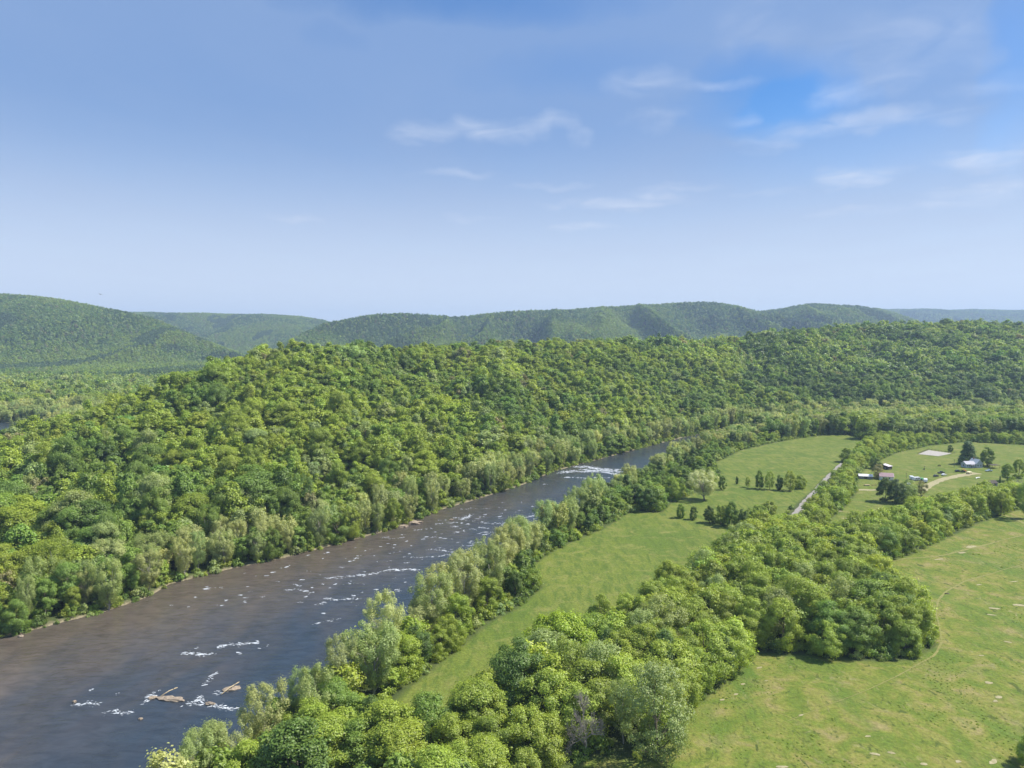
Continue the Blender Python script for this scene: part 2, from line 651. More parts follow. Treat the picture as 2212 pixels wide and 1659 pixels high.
MEADOW = poly([(800, 1570), (880, 1490), (965, 1425), (1060, 1345), (1112, 1318), (1174, 1268), (1150, 1222), (1205, 1184), (1300, 1143),
               (1350, 1112), (1378, 1104), (1430, 1108), (1450, 1088), (1492, 1068), (1540, 1050), (1556, 1022), (1546, 1000), (1600, 974), (1660, 960), (1720, 948),
               (1785, 939), (1850, 940), (1866, 955), (1835, 985), (1805, 1010), (1775, 1035), (1745, 1065), (1715, 1092), (1690, 1112), (1640, 1140),
               (1600, 1165), (1500, 1235), (1430, 1278), (1345, 1342), (1268, 1385), (1170, 1440), (1050, 1520), (960, 1590), (880, 1630)])
ROADLINE = [(1694, 1140), (1700, 1134), (1728, 1106), (1752, 1076), (1780, 1046), (1802, 1022), (1822, 1002),]
ROAD = np.array([P(u, v) for u, v in ROADLINE])
FARM = poly([(1760, 1172), (1795, 1120), (1830, 1090), (1852, 1062), (1852, 1032), (1875, 1006), (1905, 992), (1945, 976), (2010, 962), (2085, 955),
             (2165, 960), (2300, 968), (2500, 990), (2500, 1035), (2290, 1040), (2235, 1056), (2190, 1070), (2110, 1078), (2010, 1100), (1905, 1130), (1830, 1152)])
FAR_FIELD = poly([(1880, 932), (1930, 924), (2000, 921), (2010, 926), (1940, 933)])
PASTURE = poly([(1120, 1860), (1190, 1672), (1285, 1640), (1400, 1652), (1470, 1586), (1490, 1536), (1607, 1442), (1624, 1413), (1742, 1419), (1872, 1432), (1968, 1431),
                (2024, 1400), (2004, 1340), (1972, 1302), (1897, 1264), (1890, 1223), (1967, 1198), (2027, 1168), (2107, 1133), (2167, 1113),
                (2215, 1100), (2330, 1090), (2900, 1080), (3600, 1400), (4200, 2600), (1000, 2600)])
OPENS = [RIVER, BACK_RIVER, MEADOW, FARM, PASTURE, FAR_FIELD]

U2 = lambda u: (u - 1106) / 1522.0 / CA


def crest(pts):
    """[(u, v of the tree line, depth y)] -> arrays in U = x / y, with the height of the line of sight there"""
    out = []
    for u, v, y in pts:
        d = ray(u, v)
        out.append((d[0] / d[1], y, H + y * d[2] / d[1]))
    return np.array(out)


RIDGES = {
    # crest (u, v, depth), foot depth as [(u, y)], back width factor, height of the trees on it, spur amplitude
    'near': (crest([(-900, 1010, 400), (-300, 1015, 440), (0, 975, 480), (120, 926, 510), (200, 894, 530), (300, 856, 570), (400, 816, 610), (480, 786, 640), (560, 766, 680), (620, 753, 700), (700, 749, 720), (900, 751, 800),
                    (1100, 744, 900), (1300, 738, 1050), (1500, 738, 1200), (1600, 730, 1280), (1700, 715, 1350), (1800, 708, 1400), (1900, 703, 1450), (2000, 697, 1500),
                    (2100, 695, 1500), (2212, 699, 1500), (2600, 705, 1500), (3400, 720, 1500)]),
             None, .42, 19, 15),
    'shoulder': (crest([(1700, 880, 1130), (1800, 850, 1140), (1900, 806, 1150), (1980, 782, 1160), (2054, 764, 1180), (2130, 750, 1195), (2212, 737, 1200), (2600, 720, 1200), (3400, 720, 1200)]),
                 [(1700, 985), (1900, 960), (2212, 960), (3400, 960)], .16, 18, 3),
    'left': (crest([(-1200, 650, 3000), (-500, 640, 3000), (-200, 632, 3000), (0, 635, 3000), (60, 637, 2980), (150, 650, 2960), (260, 671, 2920), (330, 686, 2880), (400, 716, 2800), (470, 745, 2750),
                    (520, 765, 2700), (570, 785, 2650), (700, 792, 2600)]),
             [(-1200, 1950), (0, 2000), (300, 2250), (520, 2420), (700, 2450)], .35, 18, 42),
    'back': (crest([(100, 690, 5200), (250, 676, 5200), (330, 675, 5200), (400, 676, 5200), (500, 678, 5200), (600, 680, 5200), (650, 684, 5200), (700, 692, 5200), (760, 712, 5200), (850, 745, 5200), (900, 760, 5200)]),
             [(100, 3700), (900, 3700)], .3, 18, 110),
    'main': (crest([(520, 790, 2600), (570, 776, 2680), (600, 752, 2750), (630, 732, 2900), (660, 716, 3000), (700, 698, 3100), (740, 690, 3200), (800, 680, 3300), (860, 676, 3400), (900, 678, 3500),
                    (960, 684, 3600), (1000, 684, 3650), (1060, 676, 3700), (1130, 672, 3700), (1200, 670, 3750), (1300, 664, 3850), (1400, 658, 3900), (1500, 652, 4000),
                    (1550, 653, 4000), (1600, 663, 4100), (1640, 672, 4200), (1700, 666, 4300), (1745, 657, 4400), (1800, 660, 4450), (1850, 660, 4600),
                    (1900, 667, 4800), (1930, 676, 4900), (1980, 692, 5000), (2050, 720, 5100), (2150, 755, 5200)]),
             [(520, 2300), (740, 2350), (1100, 2450), (1500, 2500), (2150, 3200)], .3, 18, 130),
    'far': (crest([(1700, 690, 8500), (1850, 674, 8500), (1900, 668, 8500), (1950, 668, 8500), (2000, 668, 8500), (2050, 670, 8500), (2100, 668, 8500), (2212, 671, 8500), (2600, 670, 8500), (3400, 672, 8500)]),
            [(1700, 6000), (3400, 6000)], .3, 18, 150),
}
_bank_U = RIV_L[:, 0] / RIV_L[:, 1]
_o = np.argsort(_bank_U)
BANK_U, BANK_Y = _bank_U[_o], RIV_L[:, 1][_o]


def ridge_h(name, U, y, x):
    cr, foot, back, th, amp = RIDGES[name]
    yc = np.interp(U, cr[:, 0], cr[:, 1])
    zc = np.interp(U, cr[:, 0], cr[:, 2]) - th
    if name == 'near':
        yf = np.interp(U, BANK_U, BANK_Y) + 16
        yf = np.minimum(yf, yc - 60)
    else:
        f = np.array([((u - 1106) / 1522.0, v) for u, v in foot])
        yf = np.interp(U, f[:, 0], f[:, 1])
    s = (y - yf) / (yc - yf)
    if name == 'near':
        fr = .62 * np.clip(s, 0, 1) + .38 * sst(s)
    else:
        fr = sst(s) * .55 + .45 * np.sin(np.clip(s, 0, 1) * math.pi / 2)
    bk = 1 - sst((y - yc) / (yc * back))
    pr = np.where(s < 1, fr, bk)
    z = np.maximum(zc, 0) * pr
    sm = np.clip(s, 0, 1)
    mask = sm * (1 - sm) * 4
    wl = {'near': 120, 'shoulder': 90, 'left': 300, 'back': 360, 'main': 270, 'far': 450}[name]
    sp = np.abs(fbm(x / wl + 3.7, y / (wl * 3.0), 11, 2) - .5) * 2
    z = z + mask * amp * ((.55 if name == 'near' else .10) - sp * 2.2) * (np.maximum(zc, 0) > 12)
    if name != 'near':
        e0, e1 = cr[0, 0], cr[-1, 0]
        z = z * (U > e0 - .02) * (U < e1 + .02)
    return np.where((s > 0), np.maximum(z, 0), 0)


def terrain(x, y, parts=False):
    x = np.asarray(x, float)
    y = np.asarray(y, float)
    U = x / np.maximum(y, 30)
    hill = np.zeros_like(x)
    for k in RIDGES:
        hill = np.maximum(hill, ridge_h(k, U, y, x))
    near = y < 1400
    dr = np.full(x.shape, 400.0)
    if near.any():
        dr[near] = np.minimum(sdf(RIVER, x[near], y[near]), sdf(BACK_RIVER, x[near], y[near]))
    br = np.full(x.shape, 400.0)
    if near.any():
        br[near] = sdf(BACK_RIVER, x[near], y[near])
    hill = hill * sst(br / 45)
    und = (fbm(x / 70, y / 70, 5, 3) - .5) * 2.4 + (fbm(x / 16, y / 16, 9, 2) - .5) * .5
    und = und * np.clip(dr / 25, 0, 1)
    chan = np.where(dr < 4, -1.3 * sst((4 - dr) / 4) - 1.2 * sst(-dr / 5), 0)
    z = und + hill + chan
    if parts:
        return z, hill, dr
    return z


def open_dist(x, y):
    """distance to the nearest open land or water, negative inside"""
    d = np.full(x.shape, 1e6)
    n = y < 1300
    for pl in OPENS:
        d[n] = np.minimum(d[n], sdf(pl, x[n], y[n]))
    road = line_dist(ROAD, x[n], y[n]) - 4.6
    d[n] = np.minimum(d[n], road)
    return d


# ------------------------------------------------------------------ ground, hills, water
GROUND = ground_material()
NC, NR = 760, 640
Ug = np.linspace(-1.05, 1.05, NC)
yg = 45 * (11500 / 45.) ** np.linspace(0, 1, NR)
UU, YY = np.meshgrid(Ug, yg)
XX = UU * YY
ZZ, HILL, DR = terrain(XX, YY, True)
od = np.full(XX.shape, 100.0)
for pl in (MEADOW, FARM, PASTURE, FAR_FIELD):
    m_ = YY < 1300
    od[m_] = np.minimum(od[m_], sdf(pl, XX[m_], YY[m_]))
field = sst((1.5 - od) / 3.0)
past = np.zeros_like(XX)
m_ = YY < 1300
past[m_] = sst((3 - sdf(PASTURE, XX[m_], YY[m_])) / 5)
past[m_] = np.maximum(past[m_], .35 * sst((3 - sdf(FARM, XX[m_], YY[m_])) / 5))
bank = sst((3.2 - DR) / 2.0) * (DR > -30)
idx = np.arange(NC * NR).reshape(NR, NC)
quads = np.stack([idx[:-1, :-1], idx[:-1, 1:], idx[1:, 1:], idx[1:, :-1]], -1).reshape(-1, 4)
allv = np.stack([XX, YY, ZZ], -1).reshape(-1, 3)
hillf = (HILL.reshape(-1)[quads].mean(1) > 1.5)


def sub_sheet(name, sel, attrs):
    q = quads[sel]
    used, inv = np.unique(q.ravel(), return_inverse=True)
    me = new_mesh(name, allv[used], inv, 4, [GROUND], smooth=True)
    for an, arr in attrs.items():
        a = me.attributes.new(an, 'FLOAT', 'POINT')
        a.data.foreach_set('value', arr.reshape(-1)[used].astype(np.float32))
    return tag(link(name, me), kind='structure')


AT = {'field': field, 'pasture': past, 'bank': bank}
sub_sheet('ground', ~hillf, AT)
sub_sheet('hills', hillf, AT)

WATER = water_material()


def water_sheet(name, a_line, b_line, z, rows):
    """a strip of water between two bank lines, resampled"""
    def res(l, n):
        d = np.concatenate(([0], np.cumsum(np.linalg.norm(np.diff(l, axis=0), axis=1))))
        t = np.linspace(0, d[-1], n)
        return np.stack([np.interp(t, d, l[:, 0]), np.interp(t, d, l[:, 1])], 1)
    A, B = res(a_line, rows), res(b_line, rows)
    K = 14
    t = np.linspace(-.04, 1.04, K)
    V = A[:, None, :] * (1 - t)[None, :, None] + B[:, None, :] * t[None, :, None]
    v = np.concatenate([V, np.full(V.shape[:2] + (1,), z)], 2).reshape(-1, 3)
    i = np.arange(rows * K).reshape(rows, K)
    q = np.stack([i[:-1, :-1], i[:-1, 1:], i[1:, 1:], i[1:, :-1]], -1).reshape(-1, 4)
    me = new_mesh(name, v, q, 4, [WATER], smooth=True)
    a = me.attributes.new('shoal', 'FLOAT', 'POINT')
    sh = np.broadcast_to(np.clip(1.25 - t * 1.5, 0, 1)[None, :], (rows, K))
    far = np.clip(1 - (V[..., 1] - 330) / 260, 0.25, 1)
    a.data.foreach_set('value', (sh * far).reshape(-1).astype(np.float32))
    return tag(link(name, me), kind='structure')


WZ = -0.9
water_sheet('river_water', RIV_L, RIV_R, WZ, 200)
water_sheet('river_bend_water', poly([(-900, 1032), (-200, 1007), (0, 987), (60, 964), (110, 942), (150, 928)]), poly([(-900, 905), (-200, 908), (0, 911), (60, 912), (135, 914)]), WZ, 30)


# ------------------------------------------------------------------ sheets laid on the land (roads, tracks, bare earth)
def drape(name, pts2, m, lift=.06, kind='structure'):
    """pts2: rows x k grid of x,y"""
    pts2 = np.asarray(pts2)
    r, k = pts2.shape[:2]
    z = terrain(pts2[..., 0], pts2[..., 1]) + lift
    v = np.concatenate([pts2, z[..., None]], 2).reshape(-1, 3)
    i = np.arange(r * k).reshape(r, k)
    q = np.stack([i[:-1, :-1], i[:-1, 1:], i[1:, 1:], i[1:, :-1]], -1).reshape(-1, 4)
    return tag(link(name, new_mesh(name, v, q, 4, [m], smooth=True)), kind=kind)


def strip(name, line, width, m, lift=.06, jit=.25, seed=1, step=1.5):
    line = np.asarray(line, float)
    d = np.concatenate(([0], np.cumsum(np.linalg.norm(np.diff(line, axis=0), axis=1))))
    n = max(4, int(d[-1] / step))
    t = np.linspace(0, d[-1], n)
    # smooth the corners
    c = np.stack([np.interp(t, d, line[:, 0]), np.interp(t, d, line[:, 1])], 1)
    for _ in range(12):
        c[1:-1] = (c[:-2] + 2 * c[1:-1] + c[2:]) / 4
    tg = np.gradient(c, axis=0)
    tg /= np.linalg.norm(tg, axis=1)[:, None] + 1e-9
    nm = np.stack([-tg[:, 1], tg[:, 0]], 1)
    w = np.interp(t / d[-1], np.linspace(0, 1, len(width)), width) if not np.isscalar(width) else np.full(n, width)
    k = 5
    rows = []
    for j in range(k):
        s = (j / (k - 1) - .5)
        e = 1 + (jit * (fbm(t / 4 + 50 * j, t * 0 + seed, seed, 2) - .5) * 2 if j in (0, k - 1) else 0)
        rows.append(c + nm * (w * s * e)[:, None])
    return drape(name, np.stack(rows, 1), m, lift)


def patch(name, cx, cy, rx, ry, rot, m, seed, lift=.07):
    K, R = 28, 5
    rng = np.random.default_rng(seed)
    th = np.linspace(0, 2 * math.pi, K + 1)[:-1]
    rad = .72 + .56 * np.array([vnoise(np.array([math.cos(a) * 1.6 + seed * 3.1]), np.array([math.sin(a) * 1.6]), seed)[0] for a in th]) + rng.uniform(-.09, .09, K)
    th = np.append(th, th[0]); rad = np.append(rad, rad[0])
    grid = []
    for i in range(R):
        f = i / (R - 1) * .998 + .002
        px, py = np.cos(th) * rad * rx * f, np.sin(th) * rad * ry * f
        grid.append(np.stack([cx + px * math.cos(rot) - py * math.sin(rot), cy + px * math.sin(rot) + py * math.cos(rot)], 1))
    return drape(name, np.stack(grid), m, lift)


GRAVEL = noisy('pale_gravel', (.22, .20, .18), (.33, .305, .28), .8, .95, .1, .05, 6)
DIRT = noisy('pale_dirt', (.24, .22, .11), (.40, .355, .215), .9, .95, .1, .05, 6)
TRACK = noisy('worn_grass_track', (.15, .17, .045), (.28, .25, .10), 1.1, .95, .1, .04, 6)
SAND = noisy('arena_sand', (.30, .28, .24), (.42, .39, .35), .6, .95, .1, .03, 5)
strip('gravel_road', ROAD, [5, 6.5, 7, 7, 7, 6, 4.5], GRAVEL, .08, .18, 3)
strip('farm_driveway', poly([(1990, 1062), (2012, 1046), (2040, 1035), (2072, 1028), (2110, 1022)]), [6, 5.5, 5, 6.5, 8], DIRT, .07, .25, 4)
strip('farm_path', poly([(1826, 1060), (1850, 1058), (1880, 1058), (1908, 1059)]), [2, 4.5, 4.5, 4], DIRT, .07, .25, 5)
strip('pasture_path', poly([(2212, 1216), (2140, 1238), (2080, 1256), (2044, 1276), (2026, 1300), (2022, 1330), (2030, 1360), (2034, 1392), (2020, 1420), (1970, 1448), (1900, 1484), (1800, 1524), (1700, 1560)]),
      [.3, .45, .7, .9, .7, .5, .6, .75, .45, .25, .2, .15], TRACK, .06, .5, 6, 1.0)
strip('upper_pasture_path', poly([(1890, 1220), (1960, 1206), (2040, 1198), (2090, 1184), (2160, 1166), (2260, 1150)]), [.6, 1.0, 1.3, .9, .6], TRACK, .06, .6, 7, 1.0)
strip('slope_track', poly([(2160, 1112), (2200, 1126), (2240, 1146), (2300, 1180)]), [1.5, 2, 2.5, 2.5], TRACK, .06, .4, 8, 1.0)
for i, (u, v, rx, ry, rot) in enumerate([
        (2098, 1179, 4.2, 1.2, .5), (2078, 1192, 2.6, .9, .45), (2030, 1206, 3.2, .7, .4), (2202, 1308, 2.6, 1.4, 0), (2150, 1316, 2.2, .9, -.2), (2142, 1331, 1.9, .5, -.2),
        (2178, 1389, 1.4, .6, -.5), (1640, 1442, 1.3, .5, .5), (1605, 1478, .8, .4, .3), (1590, 1500, 1.0, .45, .4), (1560, 1512, .9, .4, .4), (1690, 1658, 1.5, .5, 0),
        (1890, 1634, 1.5, .5, -.3), (1925, 1631, 1.0, .5, -.3), (1996, 1655, .9, .6, 0), (2070, 1650, .9, .5, .5), (2136, 1480, 1.3, .8, .3), (2158, 1511, 1.1, .7, .5), (2150, 1519, .9, .5, .5),
        (1833, 1118, 5.0, 1.6, 0), (1812, 1102, 3.2, .9, 0), (2010, 1398, .8, .4, 0), (1730, 1548, .8, .35, .4), (1875, 1596, .9, .4, .2), (2115, 1262, 1.6, .4, .3),
        (2120, 1420, .9, .4, 0), (2190, 1255, 2.2, .5, .2), (1655, 1472, .6, .3, .2), (2145, 1650, 1.6, .7, .6)]):
    x, y = P(u, v)
    patch('bare_earth', x, y, rx * .9, ry * .9, rot, DIRT, 30 + i)
# riding arena: a pale sand sheet
ar = [(1983, 981), (2006, 972), (2056, 980), (2026, 986)]
A_ = poly(ar)
g_ = np.array([[A_[0] * (1 - s) * (1 - t) + A_[1] * s * (1 - t) + A_[2] * s * t + A_[3] * (1 - s) * t for s in np.linspace(0, 1, 10)] for t in np.linspace(0, 1, 10)])
drape('riding_arena', g_, SAND, .12)

# ------------------------------------------------------------------ trees: templates
def fan_leaves(C, Nrm, size, rng, aspect=.62):
    """quads at centres C with normals Nrm"""
    n = len(C)
    q = rng.normal(size=(n, 3))
    t = np.cross(Nrm, q)
    t /= np.linalg.norm(t, axis=1)[:, None] + 1e-9
    b = np.cross(Nrm, t)
    s = (size * rng.uniform(.65, 1.35, n))[:, None]
    V = np.stack([C - t * s, C + b * s * aspect + Nrm * s * .15, C + t * s, C - b * s * aspect + Nrm * s * .15], 1)
    return V.reshape(-1, 3)


def crown_points(rng, kind, Ht, R, z0, nclump, nleaf, leaf, csz=.30, flat=.8):
    """clump centres inside the crown's envelope, leaves on the clumps' shells"""
    cs = []
    tries = 0
    lob = rng.uniform(0, 6.28, 3)
    while len(cs) < nclump and tries < 20000:
        tries += 1
        h = rng.uniform(0, 1)
        if kind == 'round':
            prof = math.sqrt(max(0, 1 - (2 * h - .85) ** 2 / 1.35)) if h < .99 else .2
        elif kind == 'vase':
            prof = (.35 + .75 * h) if h < .72 else math.sqrt(max(0, 1 - ((h - .72) / .30) ** 2)) * .9
        elif kind == 'cone':
            prof = (1 - h) ** .62 + .03
        elif kind == 'column':
            prof = .8 * math.sin(math.pi * min(1, .12 + .9 * h)) ** .5 + .1
        elif kind == 'spread':
            prof = math.sqrt(max(0, 1 - (h - .35) ** 2 / .43))
        else:
            prof = math.sqrt(max(0, 1 - h * h))
        a = rng.uniform(0, 2 * math.pi)
        wob = 1 + .16 * math.sin(2 * a + lob[0]) + .12 * math.sin(3 * a + lob[1] + 4 * h) + .08 * math.sin(5 * a + lob[2])
        rr = prof * R * wob * (rng.uniform(.25, 1) ** .42)
        p = np.array((rr * math.cos(a), rr * math.sin(a), z0 + h * (Ht - z0)))
        if cs and min(np.linalg.norm((p - c[:3]) * (1, 1, 1.1)) for c in cs) < csz * R * .55:
            if tries < 6000:
                continue
        cs.append(np.array((*p, csz * R * rng.uniform(.55, 1.4))))
    cs = np.array(cs)
    per = max(4, nleaf // len(cs))
    C, Nn = [], []
    for c in cs:
        m = int(per * (c[3] / (csz * R)) ** 2)
        d = rng.normal(size=(m, 3))
        d[:, 2] += .35
        d /= np.linalg.norm(d, axis=1)[:, None]
        rad = c[3] * rng.uniform(.30, 1.0, m) ** .6 * np.where(rng.random(m) < .30, rng.uniform(1.0, 1.75, m), 1.0)
        pts = c[:3] + d * rad[:, None] * (1, 1, flat)
        out = pts - np.array((0, 0, z0 + .35 * (Ht - z0)))
        out /= np.linalg.norm(out, axis=1)[:, None] + 1e-9
        nn = d * .75 + out * .55 + rng.normal(size=(m, 3)) * .36
        nn /= np.linalg.norm(nn, axis=1)[:, None]
        C.append(pts)
        Nn.append(nn)
    return np.concatenate(C), np.concatenate(Nn), cs


def make_tree(kind, seed, Ht, R, z0, nclump, nleaf, leaf, csz=.3, flat=.8, trunk_r=.35, limbs=7, bark=None, name='tree', aspect=.62, lean=.0, kpoly=6):
    """-> (crown mesh, trunk mesh)"""
    rng = np.random.default_rng(seed)
    C, Nn, cs = crown_points(rng, kind, Ht, R, z0, nclump, nleaf, leaf, csz, flat)
    V = fan_leaves(C, Nn, leaf, rng, aspect)
    crown = new_mesh(name + '_crown', V, np.arange(len(V)), 4, [LEAF])
    b = MB()
    top = z0 + (Ht - z0) * (.62 if kind != 'cone' else .96)
    ks = 6
    ang = rng.uniform(0, 6.28)
    path = []
    for i in range(ks + 1):
        f = i / ks
        w = .45 * R * .18 * math.sin(f * 4 + ang)
        path.append((w * math.cos(ang) + lean * f, w * math.sin(ang), -0.4 + f * (top + .4)))
    b.tube(path, [trunk_r * (1.25 if i == 0 else 1) * (1 - .8 * i / ks) for i in range(ks + 1)], kpoly)
    order = rng.permutation(len(cs))[:limbs]
    for j in order:
        c = cs[j]
        f = rng.uniform(.35, .85) * min(1, c[2] / top)
        k = f * ks
        i = int(min(k, ks - 1))
        s = np.array(path[i]) * (1 - (k - i)) + np.array(path[i + 1]) * (k - i)
        e = np.array(c[:3])
        mid = s * .5 + e * .5 + np.array((0, 0, -.06 * np.linalg.norm(e - s)))
        r0 = trunk_r * (1 - .8 * f) * .62
        b.tube([s, mid, e], [r0, r0 * .62, r0 * .22], max(4, kpoly - 1), False)
    trunk = b.mesh(name + '_trunk', bark or BARK, True)
    return crown, trunk


def bare_tree(seed, Ht, R, name, m, depth=4, z_first=.25):
    rng = np.random.default_rng(seed)
    b = MB()
    tips = []

    def grow(p, d, L_, r, lev):
        q = p + d * L_
        mid = (p + q) / 2 + rng.normal(size=3) * L_ * .05
        b.tube([p, mid, q], [r, r * .8, r * .6], 5 if lev < 2 else 3, False)
        if lev == depth:
            return
        for _ in range(4 if lev else 6):
            nd = d * .75 + rng.normal(size=3) * .55 + np.array((0, 0, .18))
            nd /= np.linalg.norm(nd)
            t = rng.uniform(.45, 1)
            grow(p + (q - p) * t, nd, L_ * rng.uniform(.55, .78), r * .58, lev + 1)
    grow(np.array((0, 0, -.3)), np.array((0, 0, 1.)), Ht * .36, Ht * .020, 0)
    v = np.array(b.v)
    zz = v[:, 2].max()
    rad = np.percentile(np.hypot(v[:, 0], v[:, 1]), 99)
    v[:, 2] *= Ht / zz
    f = np.clip(v[:, 2] / (Ht * .25), 0, 1)
    k = 1 + (R / rad - 1) * f
    v[:, 0] *= k
    v[:, 1] *= k
    sel_t = v[:, 2] < -5
    return new_mesh(name, v, b.f, b.n, [m])


TPL = {}     # kind -> [(crown, trunk, height, radius)]


def reg(sort, n, **kw):
    TPL[sort] = []
    for i in range(n):
        c, t = make_tree(seed=hash_seed(sort, i), name=sort, **kw)
        TPL[sort].append((c, t, kw['Ht'], kw['R']))


def hash_seed(s, i):
    return sum(ord(c) * (k + 3) for k, c in enumerate(s)) * 31 + i * 7


# near trees
reg('broadleaf', 4, kind='round', Ht=17, R=5.6, z0=1.6, nclump=60, nleaf=30000, leaf=.185, csz=.25)
reg('bushy', 4, kind='round', Ht=12, R=4.6, z0=.5, nclump=56, nleaf=24000, leaf=.155, csz=.25, flat=.95)
reg('feathery', 4, kind='vase', Ht=24, R=7.4, z0=4.0, nclump=90, nleaf=22000, leaf=.185, csz=.16, flat=1.5, bark=PALEBARK, limbs=24, trunk_r=.42)
reg('maple', 2, kind='spread', Ht=13, R=7.0, z0=4.0, nclump=60, nleaf=16000, leaf=.24, csz=.21, flat=.7)
reg('vine', 3, kind='column', Ht=15, R=3.4, z0=.3, nclump=40, nleaf=20000, leaf=.185, csz=.33, flat=1.25)
reg('airy', 3, kind='round', Ht=16, R=4.8, z0=2.0, nclump=60, nleaf=14000, leaf=.16, csz=.23, flat=1.1, limbs=20, trunk_r=.26)
reg('conifer', 1, kind='cone', Ht=17, R=4.6, z0=.2, nclump=170, nleaf=20000, leaf=.26, csz=.24, flat=.8, limbs=0)
reg('shrub', 3, kind='dome', Ht=3.4, R=2.6, z0=.1, nclump=18, nleaf=2200, leaf=.2, csz=.36, trunk_r=.1, limbs=4)


def joined(sort, i, **kw):
    c, t = make_tree(seed=hash_seed(sort, i) + 500, name=sort, **kw)

    def arr(me):
        v = np.empty(len(me.vertices) * 3, np.float32); me.vertices.foreach_get('co', v)
        l = np.empty(len(me.loops), np.int32); me.loops.foreach_get('vertex_index', l)
        s = np.empty(len(me.polygons), np.int32); me.polygons.foreach_get('loop_total', s)
        return v.reshape(-1, 3), l, s
    v1, l1, s1 = arr(c)
    v2, l2, s2 = arr(t)
    return new_mesh(sort, np.concatenate([v1, v2]), np.concatenate([l1, l2 + len(v1)]), np.concatenate([s1, s2]),
                    [LEAF, kw.get('bark') or BARK], np.concatenate([np.zeros(len(s1), int), np.ones(len(s2), int)]))


LOD = {}
_lib_id = [0]


def lod(sort, n, **kw):
    LOD[sort] = [(joined(sort, i, **kw), kw['Ht']) for i in range(n)]


lod('broadleaf', 5, kind='round', Ht=18, R=5.2, z0=2.5, nclump=34, nleaf=4600, leaf=.46, csz=.32, limbs=3, kpoly=4)
lod('spire', 4, kind='column', Ht=19, R=3.8, z0=3, nclump=26, nleaf=3600, leaf=.44, csz=.36, limbs=2, kpoly=4)
lod('feathery', 3, kind='vase', Ht=20, R=6.0, z0=2.0, nclump=60, nleaf=5000, leaf=.36, csz=.23, flat=1.35, bark=PALEBARK, limbs=10, kpoly=4)
lod('bushy', 3, kind='round', Ht=12, R=4.6, z0=.4, nclump=34, nleaf=4600, leaf=.31, csz=.32, flat=.95, limbs=2, kpoly=4)
lod('cedar', 1, kind='cone', Ht=15, R=3.4, z0=.3, nclump=40, nleaf=1400, leaf=.45, csz=.26, flat=.6, limbs=0, kpoly=4)
lod('farbroad', 4, kind='round', Ht=18, R=5.6, z0=3, nclump=16, nleaf=700, leaf=1.05, csz=.42, limbs=0, kpoly=4)
lod('shrub', 3, kind='dome', Ht=3.4, R=2.6, z0=.1, nclump=16, nleaf=700, leaf=.32, csz=.38, trunk_r=.1, limbs=0, kpoly=4)
BARE_FAR = [(bare_tree(70 + i, 16, 5, 'bare', TWIG, 3), 16) for i in range(2)]
LOD['bare'] = BARE_FAR


def scatter(name, rows, label=None, cat=None):
    """rows: list of (x, y, z, kind, scale_xy, scale_z, rot, tint) -> ONE object of instanced vegetation"""
    if not rows:
        return None
    kinds = sorted({r[3] for r in rows})
    order = []
    lib = bpy.data.collections.new(name + '_library')
    base = {}
    for k in kinds:
        base[k] = (len(order), len(LOD[k]))
        for me, _h in LOD[k]:
            _lib_id[0] += 1
            o = bpy.data.objects.new('plant_form_%04d' % _lib_id[0], me)
            lib.objects.link(o)
            order.append(o)
    n = len(rows)
    me = bpy.data.meshes.new(name)
    me.vertices.add(n)
    me.vertices.foreach_set('co', np.array([(r[0], r[1], r[2]) for r in rows], np.float32).ravel())
    rng = np.random.default_rng(n)
    ids = np.array([base[r[3]][0] + int(rng.integers(base[r[3]][1])) for r in rows], np.int32)
    a = me.attributes.new('pick', 'INT', 'POINT'); a.data.foreach_set('value', ids)
    a = me.attributes.new('size', 'FLOAT_VECTOR', 'POINT'); a.data.foreach_set('vector', np.array([(r[4], r[4], r[5]) for r in rows], np.float32).ravel())
    a = me.attributes.new('turn', 'FLOAT_VECTOR', 'POINT'); a.data.foreach_set('vector', np.array([(0, 0, r[6]) for r in rows], np.float32).ravel())
    a = me.attributes.new('tint', 'FLOAT_COLOR', 'POINT'); a.data.foreach_set('color', np.array([(*r[7], 1) for r in rows], np.float32).ravel())
    o = tag(link(name, me), label, cat, kind='stuff')
    ng = bpy.data.node_groups.new(name, 'GeometryNodeTree')
    ng.interface.new_socket('Geometry', in_out='INPUT', socket_type='NodeSocketGeometry')
    ng.interface.new_socket('Geometry', in_out='OUTPUT', socket_type='NodeSocketGeometry')
    N, L = ng.nodes, ng.links
    gi, go = N.new('NodeGroupInput'), N.new('NodeGroupOutput')
    ci = N.new('GeometryNodeCollectionInfo')
    ci.inputs['Collection'].default_value = lib
    ci.inputs['Separate Children'].default_value = True
    ci.inputs['Reset Children'].default_value = True
    ip = N.new('GeometryNodeInstanceOnPoints')
    ip.inputs['Pick Instance'].default_value = True

    def na(nm, t):
        q = N.new('GeometryNodeInputNamedAttribute')
        q.data_type = t
        q.inputs['Name'].default_value = nm
        return q.outputs['Attribute']
    er = N.new('FunctionNodeEulerToRotation')
    L.new(na('turn', 'FLOAT_VECTOR'), er.inputs[0])
    L.new(gi.outputs[0], ip.inputs['Points'])
    L.new(ci.outputs[0], ip.inputs['Instance'])
    L.new(na('pick', 'INT'), ip.inputs['Instance Index'])
    L.new(er.outputs[0], ip.inputs['Rotation'])
    L.new(na('size', 'FLOAT_VECTOR'), ip.inputs['Scale'])
    L.new(ip.outputs[0], go.inputs[0])
    md = o.modifiers.new('plants', 'NODES')
    md.node_group = ng
    return o


